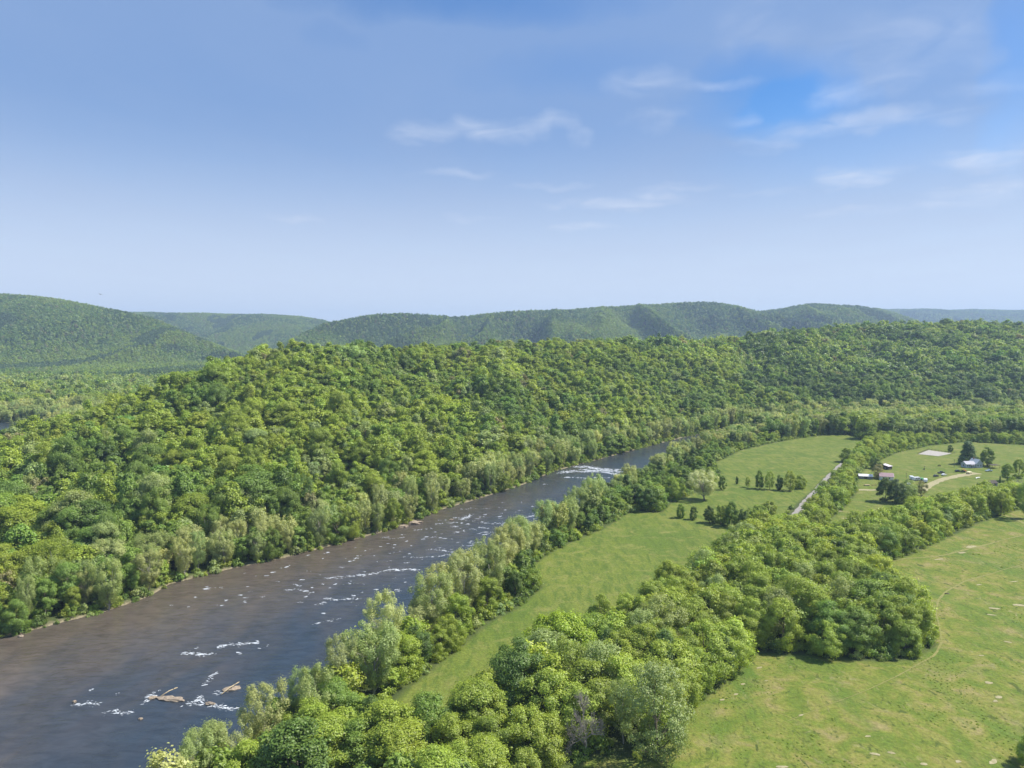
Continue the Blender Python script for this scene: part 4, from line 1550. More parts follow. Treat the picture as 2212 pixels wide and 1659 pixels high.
# ------------------------------------------------------------------ river: white water, rocks, stranded logs
FOAM = noisy('white_water', (.34, .38, .42), (.74, .77, .78), 2.5, .7, .3, .1)
STROKES = [  # polyline (u, v), thickness in metres, flakes per metre
    ([(1212, 1022), (1234, 1017), (1264, 1019), (1294, 1018), (1324, 1023), (1346, 1027)], 3.4, 1.5), ([(1242, 1008), (1268, 1008), (1284, 1012), (1314, 1014), (1352, 1015)], 4.0, 1.6),
    ([(1252, 1014), (1280, 1016), (1314, 1017), (1340, 1020)], 3.4, 1.5), ([(1214, 1031), (1234, 1031), (1256, 1032), (1272, 1034)], 1.6, .9), ([(1280, 1031), (1318, 1032)], 1.2, .8),
    ([(1174, 1046), (1184, 1046)], .7, .8), ([(996, 1123), (1018, 1112)], 2.0, 1.7), ([(1028, 1120), (1040, 1121)], 1.3, 1.3), ([(1036, 1128), (1052, 1130)], 1.3, 1.4),
    ([(965, 1130), (986, 1128)], 1.2, 1.2), ([(979, 1118), (992, 1119)], .8, 1), ([(1071, 1130), (1080, 1131)], 1.3, 1.3), ([(1085, 1131), (1102, 1126)], 1.1, 1.1),
    ([(1111, 1116), (1137, 1118), (1151, 1114), (1164, 1114)], 1.0, 1.0), ([(1125, 1137), (1156, 1134)], .8, .9), ([(1091, 1143), (1109, 1137)], .7, .9), ([(979, 1151), (1004, 1146)], 1.2, 1.1),
    ([(980, 1137), (986, 1138)], 1.2, 1.2), ([(1015, 1142), (1028, 1145)], .8, 1), ([(1032, 1152), (1040, 1151)], .8, 1), ([(1049, 1154), (1056, 1152)], .8, 1), ([(1031, 1138), (1056, 1142)], .7, 1),
    ([(948, 1183), (956, 1184)], .9, 1), ([(943, 1132), (956, 1131)], .9, 1), ([(955, 1200), (980, 1196)], .9, .9), ([(947, 1124), (955, 1123)], .6, 1),
    ([(700, 1249), (737, 1246), (797, 1241), (822, 1236)], 1.2, 1.5), ([(822, 1236), (847, 1230), (903, 1231)], 1.1, 1.4), ([(737, 1293), (790, 1294)], .8, .9), ([(760, 1286), (772, 1286)], .8, 1.2),
    ([(827, 1283), (864, 1276)], .7, .8), ([(765, 1206), (776, 1205)], .8, 1), ([(798, 1187), (806, 1186)], .7, 1), ([(917, 1186), (950, 1188), (983, 1194)], 1.0, .9), ([(863, 1203), (910, 1204), (950, 1202)], .7, .7),
    ([(757, 1213), (764, 1212)], .6, 1), ([(873, 1216), (892, 1215)], .5, 1), ([(393, 1410), (415, 1412), (440, 1415), (460, 1411)], 1.0, 2.2), ([(420, 1402), (428, 1400)], .6, 2), ([(473, 1398), (500, 1391), (530, 1391), (560, 1387)], 1.1, 2.0),
    ([(512, 1411), (521, 1410)], .5, 1.6), ([(437, 1481), (450, 1472), (456, 1462), (468, 1452)], .8, 1.8), ([(312, 1518), (322, 1514), (326, 1500), (342, 1492)], .9, 2.0), ([(160, 1521), (182, 1522), (192, 1516), (212, 1524)], .8, 2.0),
    ([(222, 1540), (250, 1536), (268, 1540), (286, 1538)], .8, 2.2), ([(403, 1522), (420, 1519), (432, 1506), (436, 1522)], 1.2, 2.6), ([(443, 1521), (470, 1525), (495, 1532), (512, 1532)], 1.0, 2.4), ([(463, 1494), (486, 1496)], .9, 2.0),
    ([(606, 1532), (636, 1529)], 1.0, 1.6), ([(608, 1275), (640, 1272), (676, 1279)], .8, 1.1), ([(632, 1262), (652, 1266)], .6, .9), ([(703, 1292), (732, 1296)], 1.1, 1.5), ([(676, 1307), (697, 1303)], .6, 1), ([(680, 1349), (700, 1342), (733, 1337)], .7, 1.1),
    ([(656, 1290), (668, 1288)], .5, 1), ([(740, 1262), (760, 1260), (790, 1262)], .5, .6), ([(690, 1326), (702, 1325)], .5, 1), ([(664, 1200), (672, 1199)], .5, 1), ([(700, 1196), (722, 1190)], .5, .6), ([(560, 1400), (585, 1393)], .5, .8),
    ([(250, 1500), (258, 1498)], .5, 1.2), ([(194, 1492), (202, 1488)], .4, 1.4), ([(820, 1160), (850, 1164), (880, 1160)], .7, .6), ([(896, 1146), (940, 1140)], .8, .6), ([(910, 1165), (940, 1160), (980, 1166)], .8, .6),
    ([(990, 1180), (1040, 1176)], .8, .5), ([(1000, 1100), (1060, 1098)], .6, .5), ([(1060, 1150), (1120, 1152)], .6, .4)]
rng = np.random.default_rng(12)
fv, ff, fn = [], [], []
# stray flecks over the shallow middle reach
frand = np.random.default_rng(77)
for _ in range(150):
    v_ = frand.uniform(1085, 1310)
    t_ = frand.uniform(.12, .8)
    uL = np.interp(-v_, [-q[1] for q in LEFT_BANK], [q[0] for q in LEFT_BANK])
    uR = np.interp(-v_, [-q[1] for q in RIGHT_BANK], [q[0] for q in RIGHT_BANK])
    u_ = uL + t_ * (uR - uL)
    STROKES.append(([(u_, v_), (u_ + frand.uniform(2, 12), v_ + frand.uniform(-2, 2))], .35, .5))
for pts, th, dens in STROKES:
    w = np.array([P(u, v, WZ) for u, v in pts])
    d = np.concatenate(([0], np.cumsum(np.linalg.norm(np.diff(w, axis=0), axis=1))))
    n = max(3, int(d[-1] * dens * (1.2 + th) * 1.45))
    for _ in range(n):
        t = rng.uniform(0, d[-1])
        x = np.interp(t, d, w[:, 0]); y = np.interp(t, d, w[:, 1])
        off = rng.normal(0, th * .55, 2) * (1.0, 1.3)
        x += off[0]; y += off[1]
        fade = math.exp(-(off[0] ** 2 + off[1] ** 2) / (th * th))
        L_ = (rng.gamma(1.5, .17) + .08) * (.5 + .6 * fade) * (1 + y / 700)
        W_ = L_ * rng.uniform(.10, .32)
        a = rng.normal(math.radians(12), .45)
        k = 9
        base = len(fv)
        hgt = rng.uniform(.02, .16) * min(1.4, L_)
        fv.append((x, y, WZ + .05 + hgt))
        for j in range(k):
            q = 2 * math.pi * j / k
            r = rng.uniform(.45, 1.3)
            px, py = math.cos(q) * L_ * r, math.sin(q) * W_ * r
            fv.append((x + px * math.cos(a) - py * math.sin(a), y + px * math.sin(a) + py * math.cos(a), WZ + .01 + rng.uniform(0, .04)))
        for j in range(k):
            ff += [base, base + 1 + j, base + 1 + (j + 1) % k]
            fn.append(3)
tag(link('white_water_foam', new_mesh('foam', fv, ff, fn, [FOAM], smooth=True)), 'white foam breaking over the shallow rapids of the river', 'foam', kind='stuff')

ROCK = noisy('river_rock', (.15, .12, .09), (.42, .34, .25), 2.2, .9, .2, .15, 6)
LOGM = noisy('bleached_log', (.42, .33, .19), (.62, .50, .31), 2.0, .9, .2, .05)


def rock(seed, sx, sy, sz, nu=18, nv=10):
    r_ = np.random.default_rng(seed)
    th = np.linspace(0, 2 * math.pi, nu, endpoint=False)
    V, F = [], []
    for i in range(nv):
        ph = (i / (nv - 1)) * math.pi * .98 + .01
        for t in th:
            d = np.array((math.cos(t) * math.sin(ph), math.sin(t) * math.sin(ph), math.cos(ph)))
            n = 1 + .95 * (fbm(np.array([d[0] * 1.7 + seed]), np.array([d[1] * 1.7 + d[2]]), seed, 4)[0] - .5) + .42 * (vnoise(np.array([d[0] * 5 + seed]), np.array([d[1] * 5 + d[2] * 3]), seed)[0] - .5)
            zq = math.copysign(abs(d[2]) ** .75, d[2])
            V.append((d[0] * n * sx, d[1] * n * sy, zq * n * sz))
    for i in range(nv - 1):
        for j in range(nu):
            F += [i * nu + j, (i + 1) * nu + j, (i + 1) * nu + (j + 1) % nu, i * nu + (j + 1) % nu]
    return new_mesh('rock', V, F, 4, [ROCK])


for i, (u, v, sx, sy, sz, rz, lab) in enumerate([
        (370, 1511, 3.6, 1.4, .6, -.15, 'largest pale tan rock ledge standing in the near rapids'),
        (500, 1489, 2.6, 1.2, .55, .5, 'pale rock ledge in the rapids closest to the feathery bank trees'),
        (452, 1521, 1.5, .7, .5, -.1, 'small flat tan rock in the foam between the two ledges'),
        (161, 1517, .5, .4, .4, 0, 'small isolated rock at the outer end of the near rapids'),
        (304, 1554, .55, .45, .4, 0, 'small tan rock alone in the river below the near rapids'),
        (330, 1508, 1.2, .9, .5, .3, 'greyish rock wrapped in foam beside the largest ledge'),
        (45, 1375, 1.0, .8, .5, 0, 'round pale rock in the shallows by the hillside bank'),
        (894, 1131, 5.5, 2.2, 1.3, .5, 'long grey rock ledge on the hillside bank above the middle rapids'),
        (872, 1138, 3.0, 1.6, 1.0, .4, 'dark grey rock beside the long ledge on the hillside bank'),
        (1208, 1107, 4.0, 1.8, 1.1, .3, 'tan rock shelf jutting into the river from the meadow side'),
        (975, 1123, 1.3, .8, .5, .2, 'small dark rock in the middle of the scattered rapids')]):
    x, y = P(u, v, WZ)
    o = link('river_rock', rock(40 + i, sx, sy, sz), None, (x, y, WZ + .05), rz)
    tag(o, lab, 'rock', 'rocks in and beside the river')
for (u0, v0, u1, v1, r, lab) in [(347, 1507, 384, 1494, .13, 'bleached yellowish log stranded across the largest rock ledge'),
                                 (478, 1503, 517, 1482, .13, 'thin bleached log leaning on the ledge by the feathery bank trees')]:
    a, b_ = P(u0, v0, WZ), P(u1, v1, WZ)
    zz = 1.0 if v0 > 1400 else .5
    m = MB()
    dx, dy = b_[0] - a[0], b_[1] - a[1]
    m.tube([(0, 0, zz - .6), (dx * .5, dy * .5, zz + .1), (dx, dy, zz + .25)], [r * 1.2, r, r * .7], 8)
    m.tube([(dx * .7, dy * .7, zz + .1), (dx * .8 + .5, dy * .8 - .2, zz + .7)], [r * .5, r * .25], 5)
    tag(m.link('driftwood_log', LOGM, None, True), lab, 'log', 'stranded logs').location = (a[0], a[1], WZ)

# ------------------------------------------------------------------ the farm
WHITE = noisy('white_paint', (.68, .68, .66), (.80, .80, .78), 1.5, .6, .3)
SIDING = noisy('grey_siding', (.40, .43, .47), (.52, .55, .58), .8, .7, .3, stretch=(1, 1, 12))
GREYROOF = noisy('grey_shingles', (.38, .37, .40), (.52, .51, .54), 2.5, .85, .2, .03)
PALEROOF = noisy('pale_metal_roof', (.62, .62, .60), (.76, .75, .73), .7, .35, .5, stretch=(6, 1, 1))
PINKROOF = noisy('pinkish_metal_roof', (.62, .52, .56), (.78, .70, .73), .8, .35, .5)
MAROON = noisy('faded_maroon_roof', (.27, .17, .18), (.37, .25, .26), .9, .55, .4, stretch=(8, 1, 1))
DARKWOOD = noisy('dark_boards', (.05, .045, .04), (.12, .10, .085), 1.4, .9, .2, stretch=(6, 6, 1))
GREYWOOD = noisy('weathered_boards', (.20, .19, .19), (.34, .32, .31), 1.4, .9, .2, stretch=(6, 6, 1))
GLASS = mat('window_glass', (.02, .025, .03), .08, .6)
RUBBER = noisy('tyre_rubber', (.015, .015, .015), (.04, .04, .04), 4, .9)
METAL = noisy('dull_metal', (.25, .25, .26), (.42, .42, .43), 3, .45, .5, metal=.6)
ORANGE = noisy('orange_paint', (.60, .20, .05), (.75, .30, .08), 2, .5, .4)
CREAM = noisy('cream_paint', (.70, .62, .34), (.80, .74, .50), 2, .5, .4)
DARKCAR = noisy('dark_car_paint', (.03, .035, .04), (.07, .07, .08), 1.5, .25, .6)
BLUECAR = noisy('pale_blue_paint', (.42, .52, .60), (.55, .63, .70), 1.5, .25, .6)
WHITECAR = noisy('white_vehicle_paint', (.70, .71, .72), (.82, .82, .82), 1.5, .3, .6)
GREENTARP = noisy('green_tarpaulin', (.08, .28, .10), (.16, .42, .16), 2, .6)
BRICK = noisy('chimney_brick', (.26, .12, .09), (.38, .20, .15), 5, .9)
POLEW = noisy('pole_wood', (.12, .10, .08), (.20, .17, .14), 5, .9)
HIDE = noisy('dark_cow_hide', (.02, .016, .013), (.06, .045, .035), 2, .8)
RUST = noisy('rusty_iron', (.20, .09, .04), (.36, .18, .09), 3, .8)


def gz(x, y):
    return float(terrain(np.array([x]), np.array([y]))[0])


def place(name, label, cat, u, v, rz, group=None):
    x, y = P(u, v)
    o = link(name, None, None, (x, y, gz(x, y)), rz)
    return tag(o, label, cat, group)


def win(root, x, y, z, w, h, nrm, frame=WHITE):
    """nrm: 'x+','x-','y+','y-' the wall's outward side"""
    s = 1 if nrm[1] == '+' else -1
    f, g = MB(), MB()
    t = .07
    for (a0, a1, z0, z1) in ((-w / 2 - t, -w / 2, -h / 2 - t, h / 2 + t), (w / 2, w / 2 + t, -h / 2 - t, h / 2 + t), (-w / 2, w / 2, h / 2, h / 2 + t), (-w / 2, w / 2, -h / 2 - t, -h / 2)):
        if nrm[0] == 'y':
            f.box(x + a0, x + a1, min(y, y + s * .06), max(y, y + s * .06), z + z0, z + z1)
        else:
            f.box(min(x, x + s * .06), max(x, x + s * .06), y + a0, y + a1, z + z0, z + z1)
    if nrm[0] == 'y':
        g.box(x - w / 2, x + w / 2, min(y, y + s * .03), max(y, y + s * .03), z - h / 2, z + h / 2)
    else:
        g.box(min(x, x + s * .03), max(x, x + s * .03), y - w / 2, y + w / 2, z - h / 2, z + h / 2)
    fo = f.link('window', frame, root)
    g.link('pane', GLASS, fo)


def gable(root, x0, x1, y0, y1, hw, hr, wallm, roofm, over=.35, along='x', base=-.4):
    """walls and a pitched roof; ridge along x or y"""
    b = MB()
    r = MB()
    t = .16
    if along == 'x':
        ym = (y0 + y1) / 2
        b.prism([(y0, base), (y1, base), (y1, hw), (ym, hr), (y0, hw)], x0, x1)
        b.v = [(yy, xx, zz) for xx, yy, zz in b.v]
        k = (hr - hw) / (y1 - ym)
        for s in (-1, 1):
            e = ym + s * ((y1 - ym) + over)
            r.prism([(ym, hr + .02), (e, hw - k * over + .02), (e, hw - k * over + t), (ym, hr + t + .02)], x0 - over, x1 + over)
        r.v = [(yy, xx, zz) for xx, yy, zz in r.v]
    else:
        xm = (x0 + x1) / 2
        b.prism([(x0, base), (x1, base), (x1, hw), (xm, hr), (x0, hw)], y0, y1)
        k = (hr - hw) / (x1 - xm)
        for s in (-1, 1):
            e = xm + s * ((x1 - xm) + over)
            r.prism([(xm, hr + .02), (e, hw - k * over + .02), (e, hw - k * over + t), (xm, hr + t + .02)], y0 - over, y1 + over)
    return b, r


# farmhouse: a long low wing and a taller cross wing
h = place('farmhouse', 'grey farmhouse with pale shingled roof standing below the tall dark conifer', 'house', 2098, 1009, .12)
b, r = gable(h, -6.6, 1.2, -2.8, 2.8, 2.9, 4.7, SIDING, GREYROOF)
b.link('wall', SIDING, h); r.link('roof', GREYROOF, h)
b, r = gable(h, 1.3, 6.4, -3.6, 4.2, 3.4, 6.3, SIDING, PALEROOF, along='y')
b.link('wall', SIDING, h); rf = r.link('roof', PALEROOF, h)
MB().box(3.3, 4.0, 1.6, 2.3, 5.2, 7.1).link('chimney', BRICK, rf)
for x in (-5.4, -3.6, -.6):
    win(h, x, -2.82, 1.6, .9, 1.2, 'y-')
for x in (2.6, 5.0):
    win(h, x, -3.62, 1.8, .9, 1.3, 'y-')
win(h, -6.62, 0, 1.6, 1.0, 1.2, 'x-')
d_ = MB().box(-2.4, -1.5, -2.88, -2.82, .1, 2.15).link('door', DARKWOOD, h)
MB().box(-1.62, -1.56, -2.94, -2.88, 1.0, 1.1).link('handle', METAL, d_)
p_ = MB().box(-3.2, -.4, -4.4, -2.9, 2.35, 2.47)
for x in (-3.1, -.5):
    p_.box(x - .06, x + .06, -4.34, -4.22, -.4, 2.35)
p_.link('porch_roof', GREYROOF, h)

h = place('barn', 'small barn with faded maroon roof and white gable end', 'barn', 1914, 1036, -.35)
b, r = gable(h, -4.4, 4.2, -3.0, 3.0, 2.6, 4.6, WHITE, MAROON)
b.link('wall', WHITE, h); r.link('roof', MAROON, h)
MB().box(4.22, 4.28, -1.1, 1.1, -.2, 2.2).link('door', DARKWOOD, h)
win(h, -2.0, -3.02, 1.5, .9, .8, 'y-')
win(h, 1.6, -3.02, 1.5, .9, .8, 'y-')
b_ = MB()
for s in (-1, 1):
    b_.prism([(0, 4.60), (s * 3.35, 2.36), (s * 3.35, 2.2), (0, 4.42)], 4.57, 4.66)
b_.v = [(yy, xx, zz) for xx, yy, zz in b_.v]
b_.link('bargeboard', WHITE, h)

h = place('shed', 'small dark walled shed with bright pinkish roof among the farm bushes', 'shed', 1916, 1014, .5 - math.pi / 2)
MB().prism([(-2.6, -.4), (2.6, -.4), (2.6, 2.5), (-2.6, 3.4)], -2.2, 2.2).link('wall', DARKWOOD, h)
MB().prism([(-2.95, 3.5), (2.95, 2.47), (2.95, 2.61), (-2.95, 3.64)], -2.6, 2.6).link('roof', PINKROOF, h)
MB().box(-.6, .6, -2.26, -2.2, 0, 2.0).link('door', GREYWOOD, h)

h = place('long_shed', 'long low shed with pale cream metal roof beside the road hedge', 'shed', 1869, 1033, -.28)
b, r = gable(h, -4.4, 4.4, -2.2, 2.2, 1.9, 3.0, GREYWOOD, PALEROOF)
b.link('wall', GREYWOOD, h); r.link('roof', PALEROOF, h)
MB().box(-1.0, 1.0, -2.26, -2.2, -.1, 1.75).link('door', DARKWOOD, h)

h = place('old_shed', 'weathered grey shed half hidden in brush by the corner of the pasture', 'shed', 2142, 1050, .3)
b, r = gable(h, -2.8, 2.8, -2.0, 2.0, 2.3, 3.7, GREYWOOD, DARKWOOD)
b.link('wall', GREYWOOD, h); r.link('roof', DARKWOOD, h)
MB().box(-.8, .8, -2.06, -2.0, -.1, 1.9).link('door', DARKWOOD, h)

h = place('carport', 'dark open carport with flat roof beside the farmhouse', 'carport', 2146, 1011, .1)
MB().box(-3.4, 3.4, -2.6, 2.6, 2.5, 2.68).link('roof', DARKWOOD, h)
for x, y in ((-3.2, -2.4), (3.2, -2.4), (-3.2, 2.4), (3.2, 2.4)):
    MB().box(x - .08, x + .08, y - .08, y + .08, -.4, 2.5).link('post', POLEW, h)


def car(u, v, rz, paint, label, kind='car', group='vehicles parked around the farm'):
    c = place('parked_car' if kind == 'car' else 'pickup_truck', label, 'car' if kind == 'car' else 'pickup truck', u, v, rz, group)
    b = MB()
    if kind == 'car':
        b.prism([(-2.15, .35), (2.1, .35), (2.2, .6), (2.1, .82), (1.1, .95), (-1.7, .98), (-2.15, .9)], -.86, .86)
        b.prism([(-1.7, .97), (1.1, .94), (.45, 1.42), (-1.2, 1.44)], -.74, .74)
    else:
        b.prism([(-2.5, .45), (2.5, .45), (2.6, .75), (2.45, 1.05), (1.2, 1.12), (-2.5, 1.05)], -.92, .92)
        b.prism([(-.5, 1.05), (1.25, 1.1), (.75, 1.75), (-.4, 1.75)], -.80, .80)
    b.link('body', paint, c)
    g = MB()
    if kind == 'car':
        g.prism([(-1.45, 1.02), (.85, 1.0), (.38, 1.36), (-1.12, 1.38)], -.755, .755)
    else:
        g.prism([(-.38, 1.15), (1.0, 1.17), (.68, 1.68), (-.32, 1.68)], -.815, .815)
    g.link('window_glass', GLASS, c)
    for x in (-1.35, 1.35):
        for y in (-.82, .82):
            w = MB()
            w.tube([(x, y - .1, .33), (x, y + .1, .33)], [.33, .33], 16)
            wo = w.link('wheel', RUBBER, c)
            MB().tube([(x, y - .105, .33), (x, y + .105, .33)], [.17, .17], 10).link('rim', METAL, wo)
    for y in (-.6, .6):
        MB().box(2.12, 2.2, y - .16, y + .16, .6, .75).link('headlight', WHITECAR, c)
    return c


car(2022, 1030, .4, DARKCAR, 'dark car parked on the grass above the driveway bend')
car(2033, 1023, .2, DARKCAR, 'dark pickup parked beside a bush above the driveway', 'pickup')
car(2039, 1027, .5, WHITECAR, 'low white car parked just above the pale driveway')
car(2136, 1018, .15, BLUECAR, 'pale blue pickup parked in front of the carport', 'pickup')
car(1963, 1048, .9, WHITECAR, 'pale car showing between the farmyard trees')
car(2069, 1020, .1, DARKCAR, 'dark car at the driveway end nearest the sand arena')


def caravan(u, v, rz, label, round_=False, L_=5.2):
    c = place('camper_trailer', label, 'camper trailer', u, v, rz, 'vehicles parked around the farm')
    b = MB()
    h_ = L_ / 2
    if round_:
        prof = [(-h_, .55), (h_, .55), (h_ + .05, 1.2), (h_ - .15, 2.0), (h_ - .7, 2.5), (-h_ + .7, 2.5), (-h_ + .15, 2.0), (-h_ - .05, 1.2)]
    else:
        prof = [(-h_, .5), (h_, .5), (h_ + .15, 1.3), (h_ - .25, 2.45), (-h_ + .1, 2.5), (-h_ - .05, 1.2)]
    b.prism(prof, -1.1, 1.1)
    b.link('body', WHITECAR, c)
    win(c, -1.0, -1.11, 1.6, 1.0, .6, 'y-', METAL)
    win(c, 1.4, -1.11, 1.6, .8, .6, 'y-', METAL)
    MB().box(.1, .75, -1.16, -1.1, .65, 2.2).link('door', METAL, c)
    for y in (-.95, .95):
        MB().tube([(0, y - .1, .33), (0, y + .1, .33)], [.33, .33], 14).link('wheel', RUBBER, c)
    MB().tube([(h_, 0, .55), (h_ + 1.1, 0, .5)], [.06, .05], 6).link('drawbar', METAL, c)
    return c


caravan(1979, 1039, .25, 'pale bluish white camper trailer parked under the farmyard trees')
caravan(1969, 1037, 1.3, 'narrow white camper trailer seen end on beside the farmyard trees', L_=4.4)
caravan(1999, 1042, 1.1, 'rounded white camper trailer at the bend of the driveway', True, 4.6)
t = place('hay_cart', 'low cart under a bright green tarpaulin beside the rounded camper', 'cart', 1992, 1039, .4)
MB().prism([(-1.4, .7), (1.4, .7), (1.2, 1.6), (.5, 2.0), (-.5, 2.0), (-1.2, 1.6)], -1.0, 1.0).link('tarpaulin', GREENTARP, t)
MB().box(-1.5, 1.5, -1.05, 1.05, .52, .69).link('bed', GREYWOOD, t)
for x in (-.9, .9):
    for y in (-1.15, 1.15):
        MB().tube([(x, y - .08, .36), (x, y + .08, .36)], [.36, .36], 14).link('wheel', RUBBER, t)

t = place('tractor', 'orange tractor parked at the top end of the driveway', 'tractor', 2082, 1021, .3)
MB().prism([(.1, .75), (2.0, .75), (2.05, 1.45), (.1, 1.55)], -.42, .42).link('bonnet', ORANGE, t)
MB().box(-1.2, .1, -.35, .35, .6, 1.1).link('chassis', DARKCAR, t)
MB().prism([(-1.1, 2.35), (.3, 2.35), (.2, 2.5), (-1.0, 2.5)], -.75, .75).link('canopy', ORANGE, t)
for x in (-1.0, .2):
    for y in (-.68, .68):
        MB().box(x - .05, x + .05, y - .05, y + .05, 1.0, 2.35).link('canopy_post', METAL, t)
MB().box(-.8, -.25, -.28, .28, 1.1, 1.3).link('seat', RUBBER, t)
MB().tube([(1.5, .3, 1.45), (1.5, .3, 2.2)], [.05, .05], 6).link('exhaust_pipe', METAL, t)
for y in (-.85, .85):
    MB().tube([(-.6, y - .2, .78), (-.6, y + .2, .78)], [.78, .78], 18).link('rear_wheel', RUBBER, t)
    MB().tube([(1.6, y * .85 - .12, .42), (1.6, y * .85 + .12, .42)], [.42, .42], 16).link('front_wheel', RUBBER, t)
t = place('farm_wagon', 'cream coloured wagon standing next to the orange tractor', 'wagon', 2093, 1024, .5)
MB().prism([(-1.7, .75), (1.7, .75), (2.0, 1.7), (-2.0, 1.7)], -.95, .95).link('box', CREAM, t)
for x in (-1.1, 1.1):
    for y in (-.95, .95):
        MB().tube([(x, y - .1, .4), (x, y + .1, .4)], [.4, .4], 14).link('wheel', RUBBER, t)
MB().tube([(1.7, 0, .7), (3.0, 0, .5)], [.06, .05], 6).link('drawbar', METAL, t)
t = place('rowing_boat', 'small white boat lying on the lawn below the farmhouse', 'boat', 2113, 1034, .45)
V_, F_ = [], []
ns = 12
for i in range(ns + 1):
    f = i / ns
    w = .72 * math.sin(math.pi * min(1, .16 + f * .84)) ** .7 + .02
    for j in range(7):
        a = math.pi * j / 6
        V_.append(((f - .5) * 4.2, -math.cos(a) * w, .62 - .55 * math.sin(a) * (1 - .35 * f) + .12 * f * f))
for i in range(ns):
    for j in range(6):
        F_ += [i * 7 + j, (i + 1) * 7 + j, (i + 1) * 7 + j + 1, i * 7 + j + 1]
hull = link('hull', new_mesh('hull', V_, F_, 4, [WHITE], smooth=True), t)
md = hull.modifiers.new('thickness', 'SOLIDIFY'); md.thickness = .05
for x in (-.9, .4):
    MB().box(x - .14, x + .14, -.6, .6, .46, .5).link('thwart', GREYWOOD, t)

for (u, v, ht, lab) in [(2061, 1011, 6.5, 'utility pole standing in the field beside the farmhouse'), (1957, 1044, 7, 'utility pole rising behind the farmyard tree clump'),
                        (1997, 1017, 3.4, 'short pole standing in the field between the sheds and the arena')]:
    t = place('utility_pole', lab, 'pole', u, v, .3, 'poles on the farm')
    MB().tube([(0, 0, -.5), (0, 0, ht)], [.14, .09], 8).link('post', POLEW, t)
    MB().box(-.8, .8, -.05, .05, ht - .5, ht - .38).link('crossarm', POLEW, t)

# wood pile and an old implement by the lower path
t = MB()
r_ = np.random.default_rng(5)
for i in range(16):
    yy, zz = (i % 6) * .28 - .8, .14 + (i // 6) * .25
    t.tube([(-1.8 + r_.uniform(-.3, .3), yy, zz), (1.8 + r_.uniform(-.3, .3), yy + r_.uniform(-.05, .05), zz)], [.14, .13], 8)
o = t.link('log_pile', LOGM)
x, y = P(1872, 1049); o.location = (x, y, gz(x, y)); o.rotation_euler = (0, 0, .1)
tag(o, 'pile of cut logs on the grass above the lower farm path', 'log pile')
t = place('hay_rake', 'rusty old hay rake standing on the grass by the log pile', 'farm implement', 1888, 1050, .3)
fr = MB()
fr.tube([(-1.6, 0, .9), (1.6, 0, .9)], [.06, .06], 6)
fr.tube([(0, 0, .9), (0, -1.8, .6)], [.05, .05], 6)
fr.link('frame', RUST, t)
ti = MB()
for i in range(13):
    x = -1.5 + i * .25
    ti.tube([(x, 0, .9), (x, .45, .75), (x, .55, .3), (x, .3, .02)], [.02, .02, .02, .015], 4)
ti.link('tines', RUST, t)
for s in (-1, 1):
    w = MB()
    pts = [(s * 1.75, .62 * math.cos(a), .62 + .62 * math.sin(a)) for a in np.linspace(0, 2 * math.pi, 19)]
    w.tube(pts, [.035] * 19, 5, False)
    for a in np.linspace(0, math.pi, 5)[:-1]:
        w.tube([(s * 1.75, .6 * math.cos(a), .62 + .6 * math.sin(a)), (s * 1.75, -.6 * math.cos(a), .62 - .6 * math.sin(a))], [.02, .02], 4)
    w.link('wheel', RUST, t)

# arena fence: dark rails round the sand
t = place('arena_fence', 'dark low rail fence around the pale sand riding arena', 'fence', 2015, 978, 0)
ox, oy = P(2015, 978)
fp = [(A_[i][0] - ox, A_[i][1] - oy) for i in (0, 1, 2)] + [(P(2066, 979)[0] - ox, P(2066, 979)[1] - oy)]
rl, ps = MB(), []
for a, b_ in zip(fp[:-1], fp[1:]):
    n = max(2, int(math.hypot(b_[0] - a[0], b_[1] - a[1]) / 3))
    for z in (.6, 1.15):
        rl.tube([(a[0], a[1], z), (b_[0], b_[1], z)], [.06, .06], 5)
    ps += [(a[0] + (b_[0] - a[0]) * i / n, a[1] + (b_[1] - a[1]) * i / n) for i in range(n)]
rl.link('rail', DARKWOOD, t)
for q in ps:
    MB().box(q[0] - .08, q[0] + .08, q[1] - .08, q[1] + .08, -.6, 1.3).link('post', DARKWOOD, t)


def cow(u, v, rz, label):
    """one continuous body: trunk, neck with head, jointed legs, tail"""
    me = bpy.data.meshes.new('cow')
    vs, es, rad = [], [], []

    def chain(pts, rs, start=None):
        prev = start
        for p, r in zip(pts, rs):
            vs.append(p); rad.append(r)
            if prev is not None:
                es.append((prev, len(vs) - 1))
            prev = len(vs) - 1
        return prev
    chain([(-.75, 0, 1.05), (-.35, 0, 1.0), (.1, 0, .97), (.5, 0, 1.02)], [.30, .36, .38, .33])
    chain([(.85, 0, .95), (1.15, 0, .62), (1.3, 0, .36), (1.36, 0, .2)], [.19, .15, .13, .09], 3)
    for s in (-1, 1):
        chain([(.55, s * .2, .75), (.52, s * .2, .45), (.56, s * .2, .22), (.55, s * .2, .03)], [.14, .085, .06, .07], 3)
        chain([(-.78, s * .2, .78), (-.68, s * .2, .55), (-.86, s * .2, .34), (-.80, s * .2, .03)], [.18, .12, .065, .07], 0)
        chain([(1.08, s * .2, .72)], [.05], 5)
    chain([(-1.05, 0, 1.0), (-1.1, 0, .5)], [.05, .035], 0)
    me.from_pydata(vs, es, [])
    o = link('cow', me)
    sk = o.modifiers.new('skin', 'SKIN')
    for i, d in enumerate(me.skin_vertices[0].data):
        d.radius = (rad[i], rad[i])
        d.use_root = (i == 1)
    ss = o.modifiers.new('smooth', 'SUBSURF'); ss.levels = ss.render_levels = 1
    me.materials.append(HIDE)
    x, y = P(u, v)
    o.location = (x, y, gz(x, y)); o.rotation_euler = (0, 0, rz)
    return tag(o, label, 'cow', 'cattle in the farm field')


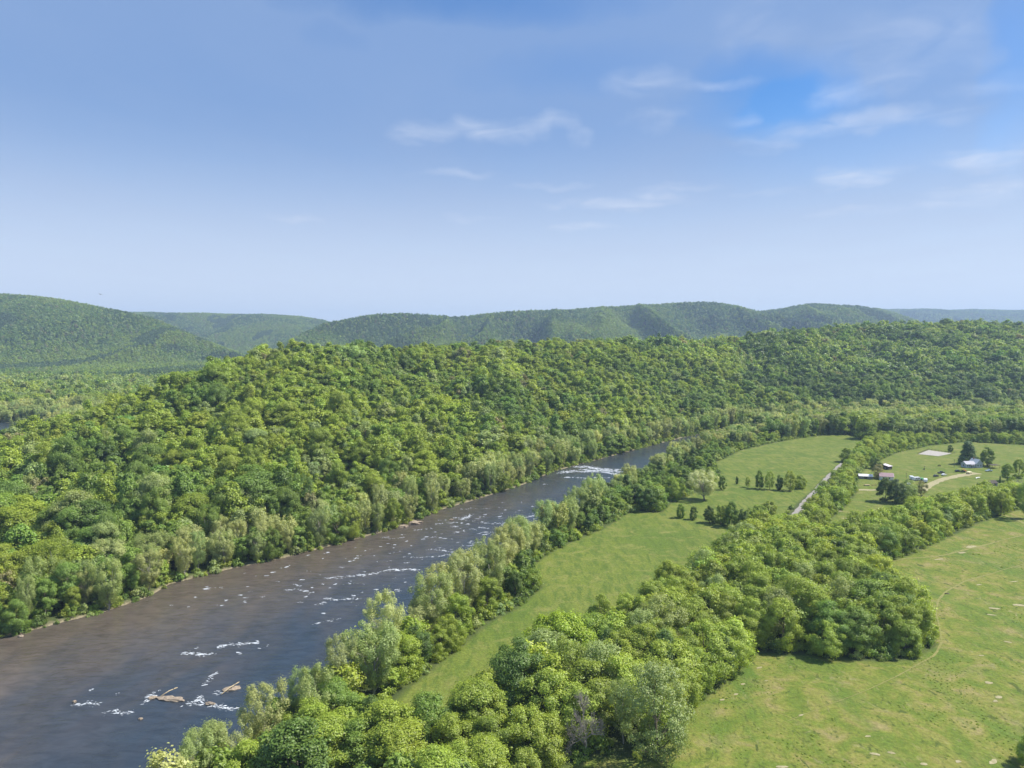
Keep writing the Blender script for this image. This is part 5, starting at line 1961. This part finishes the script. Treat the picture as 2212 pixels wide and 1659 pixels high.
cow(1996, 1016, 1.2, 'dark cow grazing near the short pole in the farm field')
cow(2029, 1008, 2.8, 'dark cow grazing halfway between the sand arena and the driveway')
x, y = P(2046, 1283)
lg = MB()
lg.tube([(-.9, 0, .2), (.8, .1, .22)], [.2, .16], 8)
lg.tube([(.2, 0, .25), (.7, .5, .55)], [.07, .04], 5)
o = lg.link('fallen_branch', BARK, None, True)
o.location = (x, y, gz(x, y))
tag(o, 'dark fallen branch lying in the grass beside the pasture path', 'branch')

# a bird over the far hill
d = ray(217, 636); d = d / np.linalg.norm(d) * 260
b = MB()
b.tube([(-.28, 0, 0), (-.1, 0, .02), (.12, 0, .02), (.3, 0, .0)], [.02, .07, .07, .015], 8)
bd = b.link('soaring_bird', mat('dark_feathers', (.03, .028, .026), .8), None, True)
bd.location = (d[0], d[1], H + d[2]); bd.rotation_euler = (.25, 0, 1.4)
tag(bd, 'tiny dark bird soaring in the sky over the far left hill', 'bird')
for s in (-1, 1):
    V_ = [(.13, s * .04, .03), (.14, s * .4, .14), (.02, s * .85, .12), (-.08, s * .82, .12), (-.1, s * .4, .12), (-.14, s * .04, .02)]
    V_ = V_ + [(p[0], p[1], p[2] + .02) for p in V_]
    ff_ = [(0, 1, 4, 5), (1, 2, 3, 4), (6, 11, 10, 7), (7, 10, 9, 8)] + [(i, (i + 1) % 6, (i + 1) % 6 + 6, i + 6) for i in range(6)]
    w = MB().add(V_, ff_)
    w.link('wing', bd.data.materials[0], bd)

# ------------------------------------------------------------------ air
hm = bpy.data.materials.new('haze_air')
hm.use_nodes = True
hm.node_tree.nodes.clear()
ho = hm.node_tree.nodes.new('ShaderNodeOutputMaterial')
hv = hm.node_tree.nodes.new('ShaderNodeVolumePrincipled')
hv.inputs['Color'].default_value = (.56, .75, 1.0, 1)
hv.inputs['Density'].default_value = 0.85e-4
hv.inputs['Anisotropy'].default_value = .1
hm.node_tree.links.new(hv.outputs[0], ho.inputs['Volume'])
tag(MB().box(-12600, 12600, -300, 11800, -6, 520).link('haze', hm), kind='stuff')
